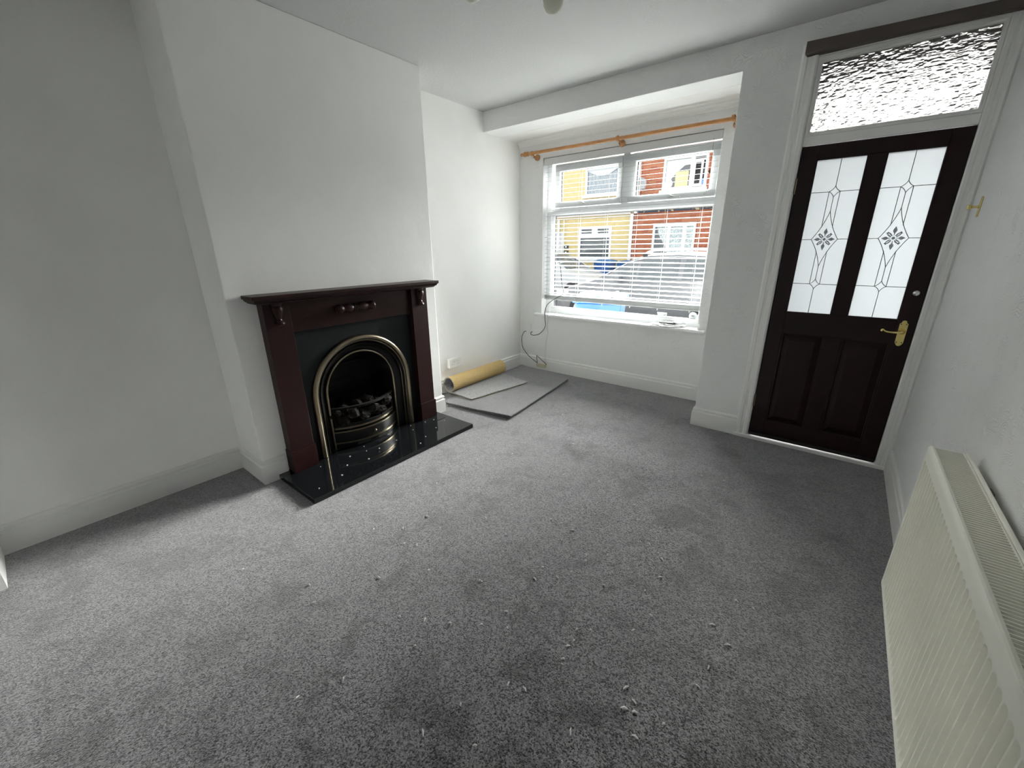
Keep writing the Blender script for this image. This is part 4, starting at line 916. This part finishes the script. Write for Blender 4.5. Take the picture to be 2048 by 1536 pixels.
# parked cars: side profile stations (x from the nose, half width, belt z, roof-edge z, roof z), heights above the road
def car(name, nose, yc, dirx, paint, label, rails):
    t = thing(name, (nose+dirx*2.15, yc, RZ), label, 'car')
    stn = [(0.0, .60, .45, .52, .55), (.12, .74, .52, .66, .70), (.45, .83, .62, .78, .83), (.95, .86, .78, .92, .95), (1.12, .87, .88, .98, 1.00), (1.45, .87, .95, 1.17, 1.20), (1.85, .87, .97, 1.40, 1.44), (2.25, .88, .98, 1.48, 1.53),
           (2.8, .88, .99, 1.50, 1.555), (3.3, .88, 1.00, 1.48, 1.535), (3.75, .87, 1.01, 1.42, 1.49), (4.05, .85, 1.01, 1.30, 1.36), (4.22, .82, .98, 1.06, 1.10), (4.32, .76, .80, .86, .88), (4.36, .66, .50, .55, .58)]
    X = lambda s: nose+dirx*s
    rows = []
    for s, w, bz, ez, rz in stn:
        tk = max(0, ez-bz); we = w-.03-.42*tk if tk > .15 else w-.05
        r = []
        for q in (-1, 1):
            pts = [(q*w*.92, .20), (q*w*.99, .34), (q*w, .55 if bz > .6 else bz-.03), (q*(w-.015), bz), (q*we, ez), (q*we*.72, rz-.012), (q*we*.3, rz)]
            r.append([(X(s), yc+p[0], RZ+p[1]) for p in pts])
        rows.append(r[0] + list(reversed(r[1])))
    m = MB().grid(rows); n = len(rows[0])
    m.add(rows[0], [tuple(range(n))]); m.add(rows[-1], [tuple(range(n))])
    m.add([p for r in rows for p in (r[0], r[-1])], [(2*i, 2*i+1, 2*i+3, 2*i+2) for i in range(len(rows)-1)])
    body = obj('car_body', m, paint, t, smooth=35)
    def side_pt(s, f, q, out=.006):
        for a, b in zip(stn, stn[1:]):
            if a[0] <= s <= b[0]:
                u = (s-a[0])/(b[0]-a[0]); w, bz, ez = (lerp(a[i], b[i], u) for i in (1, 2, 3)); tk = max(0, ez-bz)
                wa, wb = [(k[1]-.03-.42*max(0, k[3]-k[2]) if max(0, k[3]-k[2]) > .15 else k[1]-.05) for k in (a, b)]; we = lerp(wa, wb, u)
                return Vector((X(s), yc+q*(lerp(w-.015, we, f)+out), RZ+lerp(bz, ez, f)))
    for q in (-1, 1):
        for s0, s1 in ((1.62, 2.02), (2.08, 2.86), (2.96, 3.56), (3.64, 4.00)):
            rr = []
            for k in range(7):
                s = lerp(s0, s1, k/6); rr.append([side_pt(s, f, q) for f in (.10, .5, .88)])
            obj('side_window', MB().grid(rr), 'car_glass', t, smooth=40)
        obj('window_trim', MB().tube([side_pt(lerp(1.30, 4.02, k/22), .93, q, .010) for k in range(23)], .011, 6), 'alloy', t)
        hd = obj('door_handle', MB().box(min(X(2.62), X(2.80)), max(X(2.62), X(2.80)), yc+q*.88-.02, yc+q*.88+.02, RZ+.90, RZ+.925), paint, t)
        mr = obj('mirror', MB().box(min(X(1.62), X(1.78)), max(X(1.62), X(1.78)), yc+q*.98-.10, yc+q*.98+.10, RZ+.99, RZ+1.11), paint, t, bevel=.03)
        for s in (.82, 3.52):
            wh = obj('wheel', MB().lathe([(.20, -.10), (.30, -.10), (.32, -.07), (.32, .07), (.30, .10), (.20, .10)], (X(s), yc+q*.79, RZ+.32), 'y', 24), 'tyre', t, smooth=40)
            obj('hub_cap', MB().lathe([(0, -.08), (.21, -.09), (.21, .09), (0, .08)], (X(s), yc+q*.79, RZ+.32), 'y', 20), 'alloy', wh)
        obj('headlamp', MB().box(min(X(.08), X(.42)), max(X(.08), X(.42)), yc+q*.66-.12, yc+q*.66+.12, RZ+.58, RZ+.72), 'lamp_lens', t, bevel=.03)
        obj('tail_lamp', MB().box(min(X(4.12), X(4.34)), max(X(4.12), X(4.34)), yc+q*.70-.09, yc+q*.70+.09, RZ+.70, RZ+1.0), 'lamp_red', t, bevel=.03)
        if rails:
            rl = obj('roof_rail', MB().tube(crom([(X(2.05), yc+q*.56, RZ+1.50), (X(2.25), yc+q*.56, RZ+1.575), (X(2.8), yc+q*.56, RZ+1.60), (X(3.4), yc+q*.56, RZ+1.58), (X(3.75), yc+q*.56, RZ+1.50)], 5), .018, 8), 'alloy', t, smooth=60)
            for s in (2.10, 3.70): obj('rail_foot', MB().box(X(s)-.05, X(s)+.05, yc+q*.56-.02, yc+q*.56+.02, RZ+1.46, RZ+1.54), 'dark_slot', rl)
    def strip(sa, sb, name):
        a = [k for k in stn if k[0] == sa][0]; b = [k for k in stn if k[0] == sb][0]; g = []
        for s_, (st) in ((.08, None), (.92, None)):
            row = []
            for v in range(7):
                q = v/3-1; pa, pb = [], []
                def P(k):
                    tk = max(0, k[3]-k[2]); we = k[1]-.03-.42*tk if tk > .15 else k[1]-.05
                    yy = q*we*.90; zz = k[4]-.012 if abs(q) > .5 else k[4]
                    return Vector((X(k[0]), yc+yy, RZ+zz-(.03 if abs(q) > .9 else 0)))
                row.append(P(a).lerp(P(b), s_)+Vector((-dirx*.012, 0, .014)))
            g.append(row)
        obj(name, MB().grid(g), 'car_glass', t)
    for a, b in ((1.12, 1.45), (1.45, 1.85)): strip(a, b, 'windscreen')
    strip(4.05, 4.22, 'rear_window')
    obj('number_plate', MB().box(X(0)-.02-.0, X(0)+.02, yc-.26, yc+.26, RZ+.40, RZ+.51), 'paper', t)
    return t
car('silver_estate_car', -5.42, 9.20, 1, 'car_silver', 'silver estate car with roof rails parked across the window view', True)
car('white_hatchback_car', -5.75, 12.15, -1, 'car_white', 'white car parked nose right in front of the cream house', False)
